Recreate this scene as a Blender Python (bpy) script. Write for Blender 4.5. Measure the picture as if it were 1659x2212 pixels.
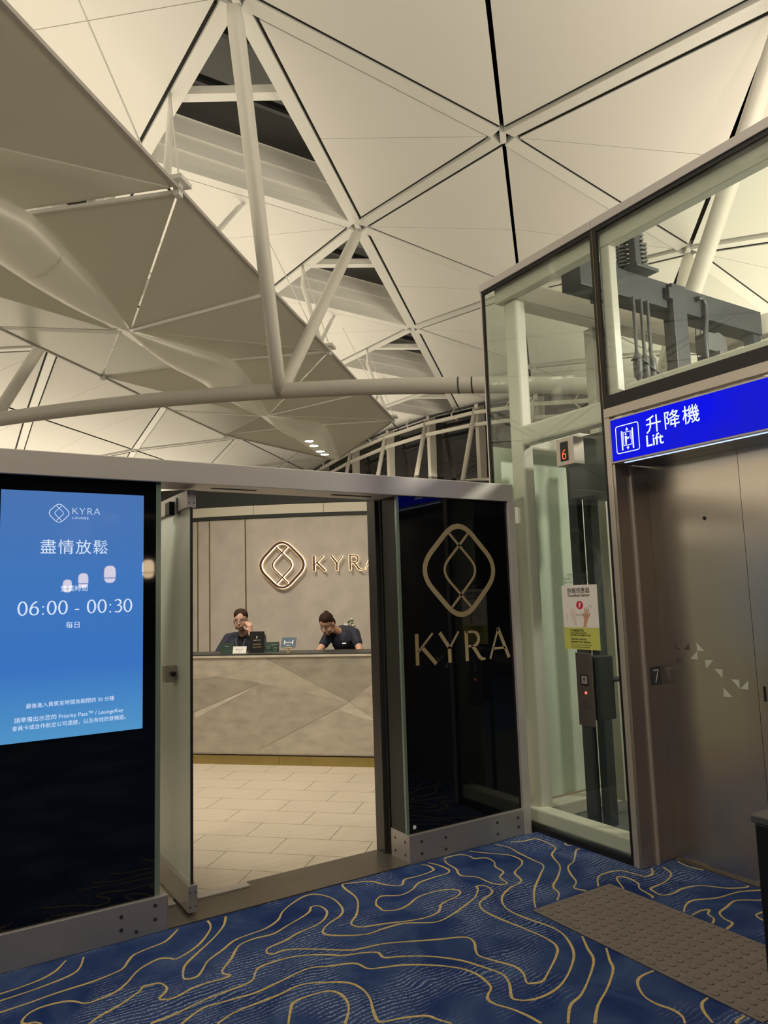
import bpy, bmesh, math, random
from mathutils import Vector, Matrix, Quaternion
random.seed(7)
S2 = math.sqrt(2.0)

# ------------------------------------------------------------------ camera, world, exposure, lights
scene = bpy.context.scene
for o in list(bpy.data.objects):
    bpy.data.objects.remove(o)
COL = scene.collection
YAW, PITCH, ROLL = 0.561823, 0.116123, -0.03209
EYE = Vector((0.0, 0.0, 1.6))
fw = Vector((math.sin(YAW) * math.cos(PITCH), math.cos(YAW) * math.cos(PITCH), math.sin(PITCH)))
rt = Vector((math.cos(YAW), -math.sin(YAW), 0.0))
upv = rt.cross(fw)
r2 = rt * math.cos(ROLL) + upv * math.sin(ROLL)
u2 = -rt * math.sin(ROLL) + upv * math.cos(ROLL)
cam_data = bpy.data.cameras.new('camera')
cam = bpy.data.objects.new('camera', cam_data)
COL.objects.link(cam)
m = Matrix((r2, u2, -fw)).transposed().to_4x4()
m.translation = EYE
cam.matrix_world = m
cam_data.sensor_fit = 'HORIZONTAL'
cam_data.sensor_width = 36.0
cam_data.lens = 1582.2 / 1659.0 * 36.0
cam_data.clip_start = 0.05
cam_data.clip_end = 300
scene.camera = cam

world = bpy.data.worlds.new('night')
scene.world = world
world.use_nodes = True
world.node_tree.nodes['Background'].inputs[0].default_value = (0.01, 0.012, 0.016, 1)
world.node_tree.nodes['Background'].inputs[1].default_value = 0.3

scene.view_settings.view_transform = 'Standard'
scene.view_settings.look = 'None'
scene.view_settings.gamma = 1.0
scene.view_settings.use_curve_mapping = False
scene.view_settings.exposure = 0.0
scene.cycles.use_denoising = True
scene.cycles.use_adaptive_sampling = True
scene.cycles.adaptive_threshold = 0.08
scene.cycles.use_light_tree = False
scene.cycles.max_bounces = 6
scene.cycles.diffuse_bounces = 3
scene.cycles.glossy_bounces = 3
scene.cycles.transparent_max_bounces = 24
scene.cycles.sample_clamp_indirect = 6.0

# the terminal is turned 45 degrees against the entrance screen: a runs across the vault, b along it
def W(a, b, z):
    return Vector(((a + b) / S2, (b - a) / S2, z))
UP = 1460.0
AX = Vector((1, -1, 0)) / S2
BX = Vector((1, 1, 0)) / S2
ZX = Vector((0, 0, 1))

def area_light(name, loc, size, power, color, target):
    d = bpy.data.lights.new(name, 'AREA')
    d.shape = 'RECTANGLE'
    d.size, d.size_y = size
    d.energy = power
    d.color = color
    o = bpy.data.objects.new(name, d)
    COL.objects.link(o)
    o.location = loc
    o.rotation_euler = (Vector(target) - Vector(loc)).to_track_quat('-Z', 'Y').to_euler()
    return o

WARM = (1.0, 0.88, 0.675)
# uplights on the reflector wings; unseen side strips added to wash the vault evenly
p = W(-7.1, 14.0, 6.95)
def strip_light(name, a, b0, b1, z, w, power, lean):
    d = bpy.data.lights.new(name, 'AREA'); d.shape = 'RECTANGLE'; d.size, d.size_y = w, b1 - b0
    d.energy = power; d.color = WARM
    o = bpy.data.objects.new(name, d); COL.objects.link(o); o.location = W(a, (b0 + b1)/2, z)
    n = (ZX + AX*lean).normalized()
    o.matrix_world = Matrix((n.cross(BX)*-1, BX, -n)).transposed().to_4x4(); o.location = W(a, (b0 + b1)/2, z)
    return o
strip_light('wing_uplight', -7.1, -12, 42, 6.95, 4.6, UP*0.58, 0.0)
strip_light('side_fill_uplight', 4.5, -14, 36, 4.6, 4.0, UP*1.2, -0.3)
strip_light('side_fill_uplight', -18.5, -14, 36, 4.2, 4.0, UP*1.0, 0.3)
# unseen fill spots, added to brighten the lounge and the concourse floor
def spot(name, loc, target, power, size, color=WARM, radius=0.3):
    d = bpy.data.lights.new(name, 'SPOT'); d.energy = power; d.color = color; d.spot_size = math.radians(size); d.spot_blend = 0.9; d.shadow_soft_size = radius
    o = bpy.data.objects.new(name, d); COL.objects.link(o); o.location = loc
    o.rotation_euler = (Vector(target) - Vector(loc)).to_track_quat('-Z', 'Y').to_euler()
    return o
SPOTC = (1.0, 0.88, 0.72)
spot('lounge_fill_spot', W(-4.0, 4.7, 6.7), W(-2.7, 7.1, 0.7), 1250, 62, SPOTC, 0.5)
spot('lounge_fill_spot', W(-1.2, 4.2, 6.9), W(-2.5, 6.6, 0.5), 500, 66, SPOTC, 0.5)
spot('concourse_fill_spot', W(-4.4, -1.0, 6.6), Vector((2.0, 2.9, 0.8)), 850, 80, SPOTC, 0.6)
spot('concourse_fill_spot', W(-0.5, -2.2, 8.6), Vector((2.2, 2.2, 0.3)), 450, 80, SPOTC, 0.6)
d = bpy.data.lights.new('shaft_fill_light', 'POINT'); d.energy = 170; d.color = (1.0, 0.92, 0.78); d.shadow_soft_size = 0.1  # unseen light without fitting, added to brighten the mint panels and columns
o = bpy.data.objects.new('shaft_fill_light', d); COL.objects.link(o); o.location = (5.2, 1.9, 3.62)

# ------------------------------------------------------------------ materials
def mat(name, color, rough=0.5, metal=0.0, spec=0.5, noise=None, bump=None, emit=None, coat=0.0, trans=0.0, aniso=0.0):
    mt = bpy.data.materials.new(name)
    mt.use_nodes = True
    nt = mt.node_tree
    b = nt.nodes['Principled BSDF']
    b.inputs['Base Color'].default_value = (*color, 1)
    b.inputs['Roughness'].default_value = rough
    b.inputs['Metallic'].default_value = metal
    b.inputs['Specular IOR Level'].default_value = spec
    if coat:
        b.inputs['Coat Weight'].default_value = coat
        b.inputs['Coat Roughness'].default_value = 0.03
    if aniso:
        b.inputs['Anisotropic'].default_value = aniso
    if emit:
        b.inputs['Emission Color'].default_value = (*emit[0], 1)
        b.inputs['Emission Strength'].default_value = emit[1]
    if noise:
        sc, amt = noise[0], noise[1]
        tc = nt.nodes.new('ShaderNodeTexCoord')
        mp = nt.nodes.new('ShaderNodeMapping')
        mp.inputs['Scale'].default_value = noise[2] if len(noise) > 2 else (1, 1, 1)
        n = nt.nodes.new('ShaderNodeTexNoise')
        n.inputs['Scale'].default_value = sc
        n.inputs['Detail'].default_value = 3
        r = nt.nodes.new('ShaderNodeMapRange')
        r.inputs['From Min'].default_value = 0.3
        r.inputs['From Max'].default_value = 0.7
        r.inputs['To Min'].default_value = 1 - amt
        r.inputs['To Max'].default_value = 1 + amt
        mx = nt.nodes.new('ShaderNodeMix')
        mx.data_type = 'RGBA'
        mx.blend_type = 'MULTIPLY'
        mx.inputs[0].default_value = 1
        mx.inputs[6].default_value = (*color, 1)
        nt.links.new(tc.outputs['Object'], mp.inputs[0])
        nt.links.new(mp.outputs[0], n.inputs['Vector'])
        nt.links.new(n.outputs['Fac'], r.inputs[0])
        nt.links.new(r.outputs[0], mx.inputs[7])
        nt.links.new(mx.outputs[2], b.inputs['Base Color'])
        if bump:
            bp = nt.nodes.new('ShaderNodeBump')
            bp.inputs['Strength'].default_value = bump
            bp.inputs['Distance'].default_value = 0.01
            nt.links.new(n.outputs['Fac'], bp.inputs['Height'])
            nt.links.new(bp.outputs[0], b.inputs['Normal'])
    return mt

def glass_mat(name, tint, rough=0.0, base=0.04):
    mt = bpy.data.materials.new(name)
    mt.use_nodes = True
    nt = mt.node_tree
    nt.nodes.remove(nt.nodes['Principled BSDF'])
    out = nt.nodes['Material Output']
    tr = nt.nodes.new('ShaderNodeBsdfTransparent')
    tr.inputs[0].default_value = (*tint, 1)
    gl = nt.nodes.new('ShaderNodeBsdfGlossy')
    gl.inputs['Roughness'].default_value = rough
    gl.inputs[0].default_value = (1, 1, 1, 1)
    lw = nt.nodes.new('ShaderNodeLayerWeight')
    lw.inputs[0].default_value = 0.5
    pw = nt.nodes.new('ShaderNodeMath'); pw.operation = 'POWER'; pw.inputs[1].default_value = 5
    ma = nt.nodes.new('ShaderNodeMath'); ma.operation = 'MULTIPLY_ADD'
    ma.inputs[1].default_value = 1 - base; ma.inputs[2].default_value = base
    mx = nt.nodes.new('ShaderNodeMixShader')
    nt.links.new(lw.outputs['Facing'], pw.inputs[0])
    nt.links.new(pw.outputs[0], ma.inputs[0])
    nt.links.new(ma.outputs[0], mx.inputs[0])
    nt.links.new(tr.outputs[0], mx.inputs[1])
    nt.links.new(gl.outputs[0], mx.inputs[2])
    nt.links.new(mx.outputs[0], out.inputs[0])
    return mt

def emit_mat(name, color, strength):
    mt = bpy.data.materials.new(name)
    mt.use_nodes = True
    b = mt.node_tree.nodes['Principled BSDF']
    b.inputs['Base Color'].default_value = (0.02, 0.02, 0.02, 1)
    b.inputs['Roughness'].default_value = 0.012
    b.inputs['Emission Color'].default_value = (*color, 1)
    b.inputs['Emission Strength'].default_value = strength
    mt.cycles.emission_sampling = 'NONE'
    return mt

M = {}
M['roof'] = mat('roof_panel_paint', (0.80, 0.785, 0.745), 0.6, spec=0.0)
M['roof_beam'] = mat('roof_beam_paint', (0.78, 0.77, 0.725), 0.4)
M['roof_dark'] = mat('roof_void', (0.02, 0.02, 0.02), 0.9)
M['tube'] = mat('tube_paint', (0.72, 0.70, 0.645), 0.35)
M['sky_glass'] = mat('skylight_glass', (0.012, 0.013, 0.013), 0.08)
M['sky_frame'] = mat('skylight_frame', (0.05, 0.05, 0.05), 0.5)
M['alu'] = mat('brushed_aluminium', (0.56, 0.53, 0.51), 0.45, 0.5, noise=(3, 0.015, (1, 1, 60)))
M['alu_rail'] = mat('brushed_rail', (0.46, 0.44, 0.43), 0.4, 0.75, noise=(4, 0.02, (1, 1, 50)))
M['black_glass'] = mat('black_glass', (0.003, 0.0035, 0.005), 0.03)
M['smoke_glass'] = mat('smoked_side_glass', (0.03, 0.03, 0.026), 0.35, spec=0.2)
M['glass_edge'] = mat('green_glass_edge', (0.16, 0.21, 0.17), 0.15)
M['frost'] = mat('frosted_door_glass', (0.70, 0.78, 0.68), 0.35)
M['dark_frame'] = mat('dark_frame', (0.055, 0.05, 0.047), 0.35, 0.4)
M['dark_line'] = mat('dark_seal', (0.01, 0.01, 0.01), 0.5)
M['threshold'] = mat('threshold_steel', (0.16, 0.145, 0.125), 0.35, 0.7, noise=(5, 0.06))
M['gold'] = mat('gold_vinyl', (0.36, 0.28, 0.155), 0.5, 0.2)
M['brass'] = mat('brushed_brass', (0.38, 0.30, 0.115), 0.32, 0.85, noise=(6, 0.08))
M['bronze'] = mat('bronze_letter', (0.075, 0.035, 0.024), 0.55)
M['halo'] = emit_mat('halo_led', (1.0, 0.68, 0.36), 4.0)
M['wall'] = mat('lounge_wall_plaster', (0.47, 0.42, 0.36), 0.8, noise=(5, 0.09))
M['band'] = mat('lounge_wall_band', (0.62, 0.57, 0.46), 0.6)
M['charcoal'] = mat('charcoal_trim', (0.03, 0.032, 0.03), 0.4)
M['tile'] = mat('floor_tile', (0.52, 0.46, 0.375), 0.32, noise=(3, 0.06, (1, 6, 1)))
M['grout'] = mat('tile_grout', (0.22, 0.18, 0.14), 0.9)
M['hall_floor'] = mat('hall_floor', (0.58, 0.54, 0.47), 0.5)
M['steel'] = mat('lift_steel', (0.66, 0.595, 0.51), 0.27, 0.95, noise=(2.5, 0.06, (1, 1, 0.15)), aniso=0.5)
M['steel_frame'] = mat('lift_frame_steel', (0.50, 0.435, 0.38), 0.3, 0.9, noise=(3, 0.07, (1, 1, 0.2)))
M['steel_light'] = mat('satin_steel', (0.55, 0.50, 0.44), 0.4, 0.6)
M['lift_cream'] = mat('lift_frame_paint', (0.62, 0.60, 0.52), 0.45)
M['lift_dark'] = mat('lift_machine_paint', (0.045, 0.05, 0.055), 0.45)
M['lift_grey'] = mat('lift_grey_paint', (0.10, 0.105, 0.105), 0.5)
M['gasket'] = mat('black_gasket', (0.008, 0.007, 0.007), 0.5)
M['mint'] = mat('mint_back_glass', (0.68, 0.76, 0.63), 0.3)
M['glass'] = glass_mat('lift_glass', (0.935, 0.965, 0.94))
M['clear'] = glass_mat('clear_glass', (0.93, 0.96, 0.93))
M['white'] = mat('white_print', (0.80, 0.79, 0.76), 0.5)
M['ink'] = mat('black_print', (0.012, 0.012, 0.014), 0.5)
M['mat'] = mat('tactile_rubber', (0.15, 0.13, 0.11), 0.75, noise=(60, 0.12))
M['bin'] = mat('black_steel', (0.006, 0.006, 0.006), 0.35)
M['bintop'] = mat('bin_top_steel', (0.10, 0.10, 0.10), 0.35, 0.5)
M['yellow'] = mat('carpet_yellow', (0.44, 0.34, 0.135), 0.95, noise=(90, 0.25))
M['win_glass'] = mat('night_window', (0.012, 0.012, 0.013), 0.04)
M['far_wall'] = mat('shop_wall', (0.50, 0.44, 0.37), 0.7)
M['win_frame'] = mat('window_frame_paint', (0.66, 0.63, 0.56), 0.4)

def wing_mat():
    mt = bpy.data.materials.new('perforated_reflector')
    mt.use_nodes = True
    nt = mt.node_tree
    b = nt.nodes['Principled BSDF']
    b.inputs['Base Color'].default_value = (0.80, 0.785, 0.735, 1)
    b.inputs['Roughness'].default_value = 0.36
    b.inputs['Metallic'].default_value = 0.55
    tl = nt.nodes.new('ShaderNodeBsdfTranslucent')
    tl.inputs[0].default_value = (0.88, 0.87, 0.80, 1)
    mx = nt.nodes.new('ShaderNodeMixShader')
    mx.inputs[0].default_value = 0.40
    nt.links.new(b.outputs[0], mx.inputs[1])
    nt.links.new(tl.outputs[0], mx.inputs[2])
    nt.links.new(mx.outputs[0], nt.nodes['Material Output'].inputs[0])
    return mt
M['wing'] = wing_mat()

def stone_mat(name, color):
    mt = mat(name, color, 0.45, noise=(5.0, 0.15, (1, 1, 2.4)))
    return mt
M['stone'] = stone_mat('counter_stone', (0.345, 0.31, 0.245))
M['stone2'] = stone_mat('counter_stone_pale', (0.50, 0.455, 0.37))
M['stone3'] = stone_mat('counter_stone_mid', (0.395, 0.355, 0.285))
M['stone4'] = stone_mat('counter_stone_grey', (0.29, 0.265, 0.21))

def carpet_mat():
    mt = bpy.data.materials.new('blue_patterned_carpet')
    mt.use_nodes = True
    nt = mt.node_tree
    L = nt.links.new
    b = nt.nodes['Principled BSDF']
    b.inputs['Roughness'].default_value = 1.0
    b.inputs['Specular IOR Level'].default_value = 0.1
    tc = nt.nodes.new('ShaderNodeTexCoord')
    n1 = nt.nodes.new('ShaderNodeTexNoise'); n1.inputs['Scale'].default_value = 3.2; n1.inputs['Detail'].default_value = 5
    n1.inputs['Distortion'].default_value = 1.0
    L(tc.outputs['Object'], n1.inputs['Vector'])
    cr = nt.nodes.new('ShaderNodeValToRGB')
    e = cr.color_ramp.elements
    e[0].position = 0.35; e[0].color = (0.012, 0.028, 0.110, 1)
    e[1].position = 0.68; e[1].color = (0.040, 0.070, 0.165, 1)
    L(n1.outputs['Fac'], cr.inputs[0])
    # pale hatch strokes woven along the contours
    wv = nt.nodes.new('ShaderNodeTexWave')
    wv.wave_type = 'RINGS'
    wv.inputs['Scale'].default_value = 14.0
    wv.inputs['Distortion'].default_value = 14.0
    wv.inputs['Detail'].default_value = 2.0
    wv.inputs['Detail Scale'].default_value = 0.35
    mp = nt.nodes.new('ShaderNodeMapping')
    mp.inputs['Location'].default_value = (-1.6, -1.3, 0)
    L(tc.outputs['Object'], mp.inputs[0])
    L(mp.outputs[0], wv.inputs['Vector'])
    n2 = nt.nodes.new('ShaderNodeTexNoise'); n2.inputs['Scale'].default_value = 2.0; n2.inputs['Detail'].default_value = 3
    L(tc.outputs['Object'], n2.inputs['Vector'])
    n3 = nt.nodes.new('ShaderNodeTexNoise'); n3.inputs['Scale'].default_value = 120.0; n3.inputs['Detail'].default_value = 2
    L(tc.outputs['Object'], n3.inputs['Vector'])
    def rng(src, a0, a1):
        r = nt.nodes.new('ShaderNodeMapRange'); r.inputs[1].default_value = a0; r.inputs[2].default_value = a1
        L(src, r.inputs[0]); return r.outputs[0]
    def mul(x, y):
        k = nt.nodes.new('ShaderNodeMath'); k.operation = 'MULTIPLY'
        L(x, k.inputs[0])
        if isinstance(y, float): k.inputs[1].default_value = y
        else: L(y, k.inputs[1])
        return k.outputs[0]
    f = mul(mul(rng(wv.outputs['Fac'], 0.55, 0.95), rng(n2.outputs['Fac'], 0.47, 0.60)), rng(n3.outputs['Fac'], 0.38, 0.62))
    f = mul(f, 0.85)
    mx = nt.nodes.new('ShaderNodeMix'); mx.data_type = 'RGBA'
    L(f, mx.inputs[0])
    L(cr.outputs[0], mx.inputs[6])
    mx.inputs[7].default_value = (0.30, 0.36, 0.47, 1)
    L(mx.outputs[2], b.inputs['Base Color'])
    bp = nt.nodes.new('ShaderNodeBump'); bp.inputs['Strength'].default_value = 0.4; bp.inputs['Distance'].default_value = 0.004
    L(n3.outputs['Fac'], bp.inputs['Height']); L(bp.outputs[0], b.inputs['Normal'])
    return mt
M['carpet'] = carpet_mat()

# ------------------------------------------------------------------ mesh helpers
def tag(o, label=None, cat=None, group=None, kind=None):
    if label: o['label'] = label
    if cat: o['category'] = cat
    if group: o['group'] = group
    if kind: o['kind'] = kind
    return o

def world_loc(o):
    v = Vector((0, 0, 0))
    while o is not None:
        v += o.location; o = o.parent
    return v

def empty(name, loc, label=None, cat=None, group=None, kind=None):
    o = bpy.data.objects.new(name, None)
    o.empty_display_size = 0.1
    COL.objects.link(o)
    o.location = loc
    return tag(o, label, cat, group, kind)

def link(name, me, parent=None, center=True):
    """link a mesh given in world coordinates; its origin moves to its own centre"""
    o = bpy.data.objects.new(name, me)
    COL.objects.link(o)
    if center and len(me.vertices):
        lo = Vector([min(v.co[i] for v in me.vertices) for i in range(3)])
        hi = Vector([max(v.co[i] for v in me.vertices) for i in range(3)])
        c = (lo + hi) / 2
        c.z = lo.z
        me.transform(Matrix.Translation(-c))
        o.location = c
    if parent is not None:
        o.parent = parent
        o.location = o.location - world_loc(parent)
    return o

class MB:
    def __init__(s): s.v = []; s.f = []; s.sm = []
    def poly(s, pts, faces, smooth=False):
        n = len(s.v); s.v += [Vector(p) for p in pts]
        for f in faces: s.f.append([n + i for i in f]); s.sm.append(smooth)
        return s
    def box(s, lo, hi):
        (x0, y0, z0), (x1, y1, z1) = lo, hi
        p = [(x0,y0,z0),(x1,y0,z0),(x1,y1,z0),(x0,y1,z0),(x0,y0,z1),(x1,y0,z1),(x1,y1,z1),(x0,y1,z1)]
        return s.poly(p, [(0,3,2,1),(4,5,6,7),(0,1,5,4),(1,2,6,5),(2,3,7,6),(3,0,4,7)])
    def obox(s, c, ex, ey, ez, fr=None):
        """box from centre and three half-extent vectors"""
        c = Vector(c); p = []
        for sz in (-1, 1):
            for sx, sy in ((-1,-1),(1,-1),(1,1),(-1,1)):
                p.append(c + ex*sx + ey*sy + ez*sz)
        return s.poly(p, [(0,3,2,1),(4,5,6,7),(0,1,5,4),(1,2,6,5),(2,3,7,6),(3,0,4,7)])
    def bar(s, p, q, w, h, up=(0,0,1)):
        p, q = Vector(p), Vector(q); d = (q - p).normalized()
        up = Vector(up); side = d.cross(up)
        if side.length < 1e-5: side = d.cross(Vector((1,0,0)))
        side.normalize(); u = side.cross(d)
        return s.obox((p+q)/2, (q-p)/2, side*w/2, u*h/2)
    def tube(s, pts, r, n=12, cap=True, closed=False):
        pts = [Vector(p) for p in pts]; rs = r if isinstance(r, (list, tuple)) else [r]*len(pts)
        base = len(s.v); prev = None
        m_ = len(pts)
        for i, p in enumerate(pts):
            if closed: d = pts[(i+1) % m_] - pts[i-1]
            else: d = pts[min(i+1, m_-1)] - pts[max(i-1, 0)]
            d.normalize()
            if prev is None:
                a = d.orthogonal().normalized()
            else:
                a = (prev - d*prev.dot(d)).normalized()
            prev = a; b_ = d.cross(a)
            for k in range(n):
                t = 2*math.pi*k/n
                s.v.append(p + (a*math.cos(t) + b_*math.sin(t))*rs[i])
        for i in range(m_ if closed else m_-1):
            j = (i+1) % m_
            for k in range(n):
                s.f.append([base+i*n+k, base+i*n+(k+1)%n, base+j*n+(k+1)%n, base+j*n+k]); s.sm.append(True)
        if cap and not closed:
            s.f.append([base+k for k in reversed(range(n))]); s.sm.append(False)
            s.f.append([base+(m_-1)*n+k for k in range(n)]); s.sm.append(False)
        return s
    def prism(s, pts, ext):
        """flat polygon (3D points) extruded along ext"""
        pts = [Vector(p) for p in pts]; n = len(pts); ext = Vector(ext)
        nrm = Vector((0,0,0))
        for i in range(n): nrm += pts[i].cross(pts[(i+1)%n])
        if nrm.dot(ext) > 0: pts = pts[::-1]
        f = [tuple(range(n)), tuple(reversed(range(n, 2*n)))]
        f += [(i, i+n, (i+1)%n+n, (i+1)%n)[::1] for i in range(n)]
        return s.poly(pts + [p+ext for p in pts], f)
    def lathe(s, prof, c, n=24, axis=(0,0,1)):
        ax = Vector(axis).normalized(); a = ax.orthogonal().normalized(); b_ = ax.cross(a); c = Vector(c)
        base = len(s.v)
        for r, h in prof:
            for k in range(n):
                t = 2*math.pi*k/n
                s.v.append(c + ax*h + (a*math.cos(t)+b_*math.sin(t))*r)
        for i in range(len(prof)-1):
            for k in range(n):
                s.f.append([base+i*n+k, base+i*n+(k+1)%n, base+(i+1)*n+(k+1)%n, base+(i+1)*n+k]); s.sm.append(True)
        s.f.append([base+k for k in reversed(range(n))]); s.sm.append(False)
        s.f.append([base+(len(prof)-1)*n+k for k in range(n)]); s.sm.append(False)
        return s
    def mesh(s, name, material):
        me = bpy.data.meshes.new(name)
        me.from_pydata([tuple(v) for v in s.v], [], s.f)
        me.polygons.foreach_set('use_smooth', s.sm)
        mats = material if isinstance(material, (list, tuple)) else [material]
        for m_ in mats: me.materials.append(M[m_] if isinstance(m_, str) else m_)
        me.update()
        return me
    def build(s, name, material, parent=None, bevel=0.0):
        me = s.mesh(name, material)
        if bevel:
            bm = bmesh.new(); bm.from_mesh(me)
            bmesh.ops.bevel(bm, geom=[e for e in bm.edges if e.calc_face_angle(0) > 0.6], offset=bevel, segments=2, affect='EDGES', profile=0.5)
            bm.to_mesh(me); bm.free()
        return link(name, me, parent)

def fix_normals(o):
    bm = bmesh.new(); bm.from_mesh(o.data)
    bmesh.ops.recalc_face_normals(bm, faces=bm.faces)
    bm.to_mesh(o.data); bm.free()
    return o

def box(name, lo, hi, material, parent=None, bevel=0.0):
    return MB().box(lo, hi).build(name, material, parent, bevel)

# flat lettering: a plane frame (origin, right, up, out)
class Frame:
    def __init__(s, o, r, u, n): s.o, s.r, s.u, s.n = Vector(o), Vector(r), Vector(u), Vector(n)
    def p(s, x, y, h=0.0): return s.o + s.r*x + s.u*y + s.n*h

def text(fr, body, x, y, size=None, width=None, align='CENTER', material='white', parent=None, name='lettering', h=0.001, bold=0.0, spacing=1.0, lift=0.0006):
    cu = bpy.data.curves.new('txt', 'FONT')
    cu.body = body
    cu.size = 1.0
    cu.space_character = spacing
    cu.offset = bold
    cu.resolution_u = 3
    to = bpy.data.objects.new('txt', cu)
    COL.objects.link(to)
    dg = bpy.context.evaluated_depsgraph_get()
    me = bpy.data.meshes.new_from_object(to.evaluated_get(dg))
    bpy.data.objects.remove(to); bpy.data.curves.remove(cu)
    xs = [v.co.x for v in me.vertices]; ys = [v.co.y for v in me.vertices]
    if not xs: return None
    x0, x1 = min(xs), max(xs)
    sc = size if size else width / (x1 - x0)
    off = {'CENTER': (x0+x1)/2, 'LEFT': x0, 'RIGHT': x1}[align]
    for v in me.vertices:
        v.co = fr.p(x + (v.co.x-off)*sc, y + v.co.y*sc, lift)
    me.materials.clear(); me.materials.append(M[material] if isinstance(material, str) else material)
    bm = bmesh.new(); bm.from_mesh(me)
    g = bmesh.ops.extrude_face_region(bm, geom=bm.faces[:])
    bmesh.ops.translate(bm, verts=[e for e in g['geom'] if isinstance(e, bmesh.types.BMVert)], vec=fr.n*h)
    bmesh.ops.recalc_face_normals(bm, faces=bm.faces)
    bm.to_mesh(me); bm.free()
    return link(name, me, parent)

def catmull(pts, n=5, closed=False):
    P = [Vector((*p, 0)) if len(p) == 2 else Vector(p) for p in pts]; out = []
    m_ = len(P)
    for i in range(m_ if closed else m_-1):
        if closed: a, b, c, d = P[i-1], P[i], P[(i+1)%m_], P[(i+2)%m_]
        else: a, b, c, d = P[max(i-1,0)], P[i], P[i+1], P[min(i+2,m_-1)]
        for k in range(n):
            t = k/n
            out.append(0.5*((2*b)+(c-a)*t+(2*a-5*b+4*c-d)*t*t+(3*b-a-3*c+d)*t**3))
    if not closed: out.append(P[-1])
    return out

def ribbon(mb, fr, pts, w, h=0.001, closed=False, lift=0.0006):
    """thin raised stroke of width w (number or list) along 2D pts in a frame"""
    P = [Vector((p[0], p[1])) for p in pts]; m_ = len(P)
    ws = w if isinstance(w, (list, tuple)) else [w]*m_
    Lp, Rp = [], []
    for i in range(m_):
        if closed: d0, d1 = P[i]-P[i-1], P[(i+1)%m_]-P[i]
        else:
            d0 = P[i]-P[i-1] if i else P[1]-P[0]
            d1 = P[i+1]-P[i] if i < m_-1 else d0
        d0 = d0.normalized(); d1 = d1.normalized()
        t = (d0+d1)
        t = t.normalized() if t.length > 1e-6 else d0
        n = Vector((-t.y, t.x)); k = max(0.35, n.dot(Vector((-d1.y, d1.x))))
        n = n*(ws[i]/2/k)
        Lp.append(P[i]+n); Rp.append(P[i]-n)
    base = len(mb.v)
    for z in (lift, lift+h):
        for q in Lp: mb.v.append(fr.p(q.x, q.y, z))
        for q in Rp: mb.v.append(fr.p(q.x, q.y, z))
    def idx(layer, side, i): return base + layer*2*m_ + side*m_ + i
    for i in range(m_ if closed else m_-1):
        j = (i+1) % m_
        for f in ([idx(1,0,i), idx(1,1,i), idx(1,1,j), idx(1,0,j)], [idx(0,0,i), idx(0,0,j), idx(0,1,j), idx(0,1,i)],
                  [idx(0,0,i), idx(1,0,i), idx(1,0,j), idx(0,0,j)], [idx(0,1,i), idx(0,1,j), idx(1,1,j), idx(1,1,i)]):
            mb.f.append(f); mb.sm.append(False)
    if not closed:
        for i in (0, m_-1):
            mb.f.append([idx(0,0,i), idx(0,1,i), idx(1,1,i), idx(1,0,i)]); mb.sm.append(False)
    return mb

def rounded(pts, r, n=6, closed=True):
    out = []; m_ = len(pts)
    for i in range(m_):
        p = Vector(pts[i])
        if not closed and i in (0, m_-1): out.append(p); continue
        a = Vector(pts[i-1]); b = Vector(pts[(i+1) % m_])
        ri = r[i] if isinstance(r, (list, tuple)) else r
        if ri == 0: out.append(p); continue
        da, db = (a-p).normalized(), (b-p).normalized()
        q0, q1 = p+da*ri, p+db*ri
        for k in range(n+1):
            t = k/n
            out.append(q0*(1-t)**2 + p*2*t*(1-t) + q1*t*t)
    return out

def kyra_logo(fr, cx, cy, R, w, material, parent, name='emblem', h=0.001, lift=0.0006, Ry=None, w2=None):
    Ry = Ry or R; w2 = w2 or w
    k = 1.27
    ring = rounded([(0, k), (k, 0), (0, -k), (-k, 0)], 0.62, 8)
    mb = MB()
    ribbon(mb, fr, [(cx+p.x*(R-w/2), cy+p.y*(Ry-w/2)) for p in ring], w, h, True, lift)
    for s in (-1, 1):
        st = rounded([(-0.27*s, 0.82), (0, 0.555), (0.56*s, 0), (0, -0.555), (-0.27*s, -0.82)], [0, 0, 0.34, 0, 0], 8, False)
        ribbon(mb, fr, [(cx+p.x*R, cy+p.y*Ry) for p in st], w2, h, False, lift)
    return fix_normals(mb.build(name, material, parent))

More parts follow.
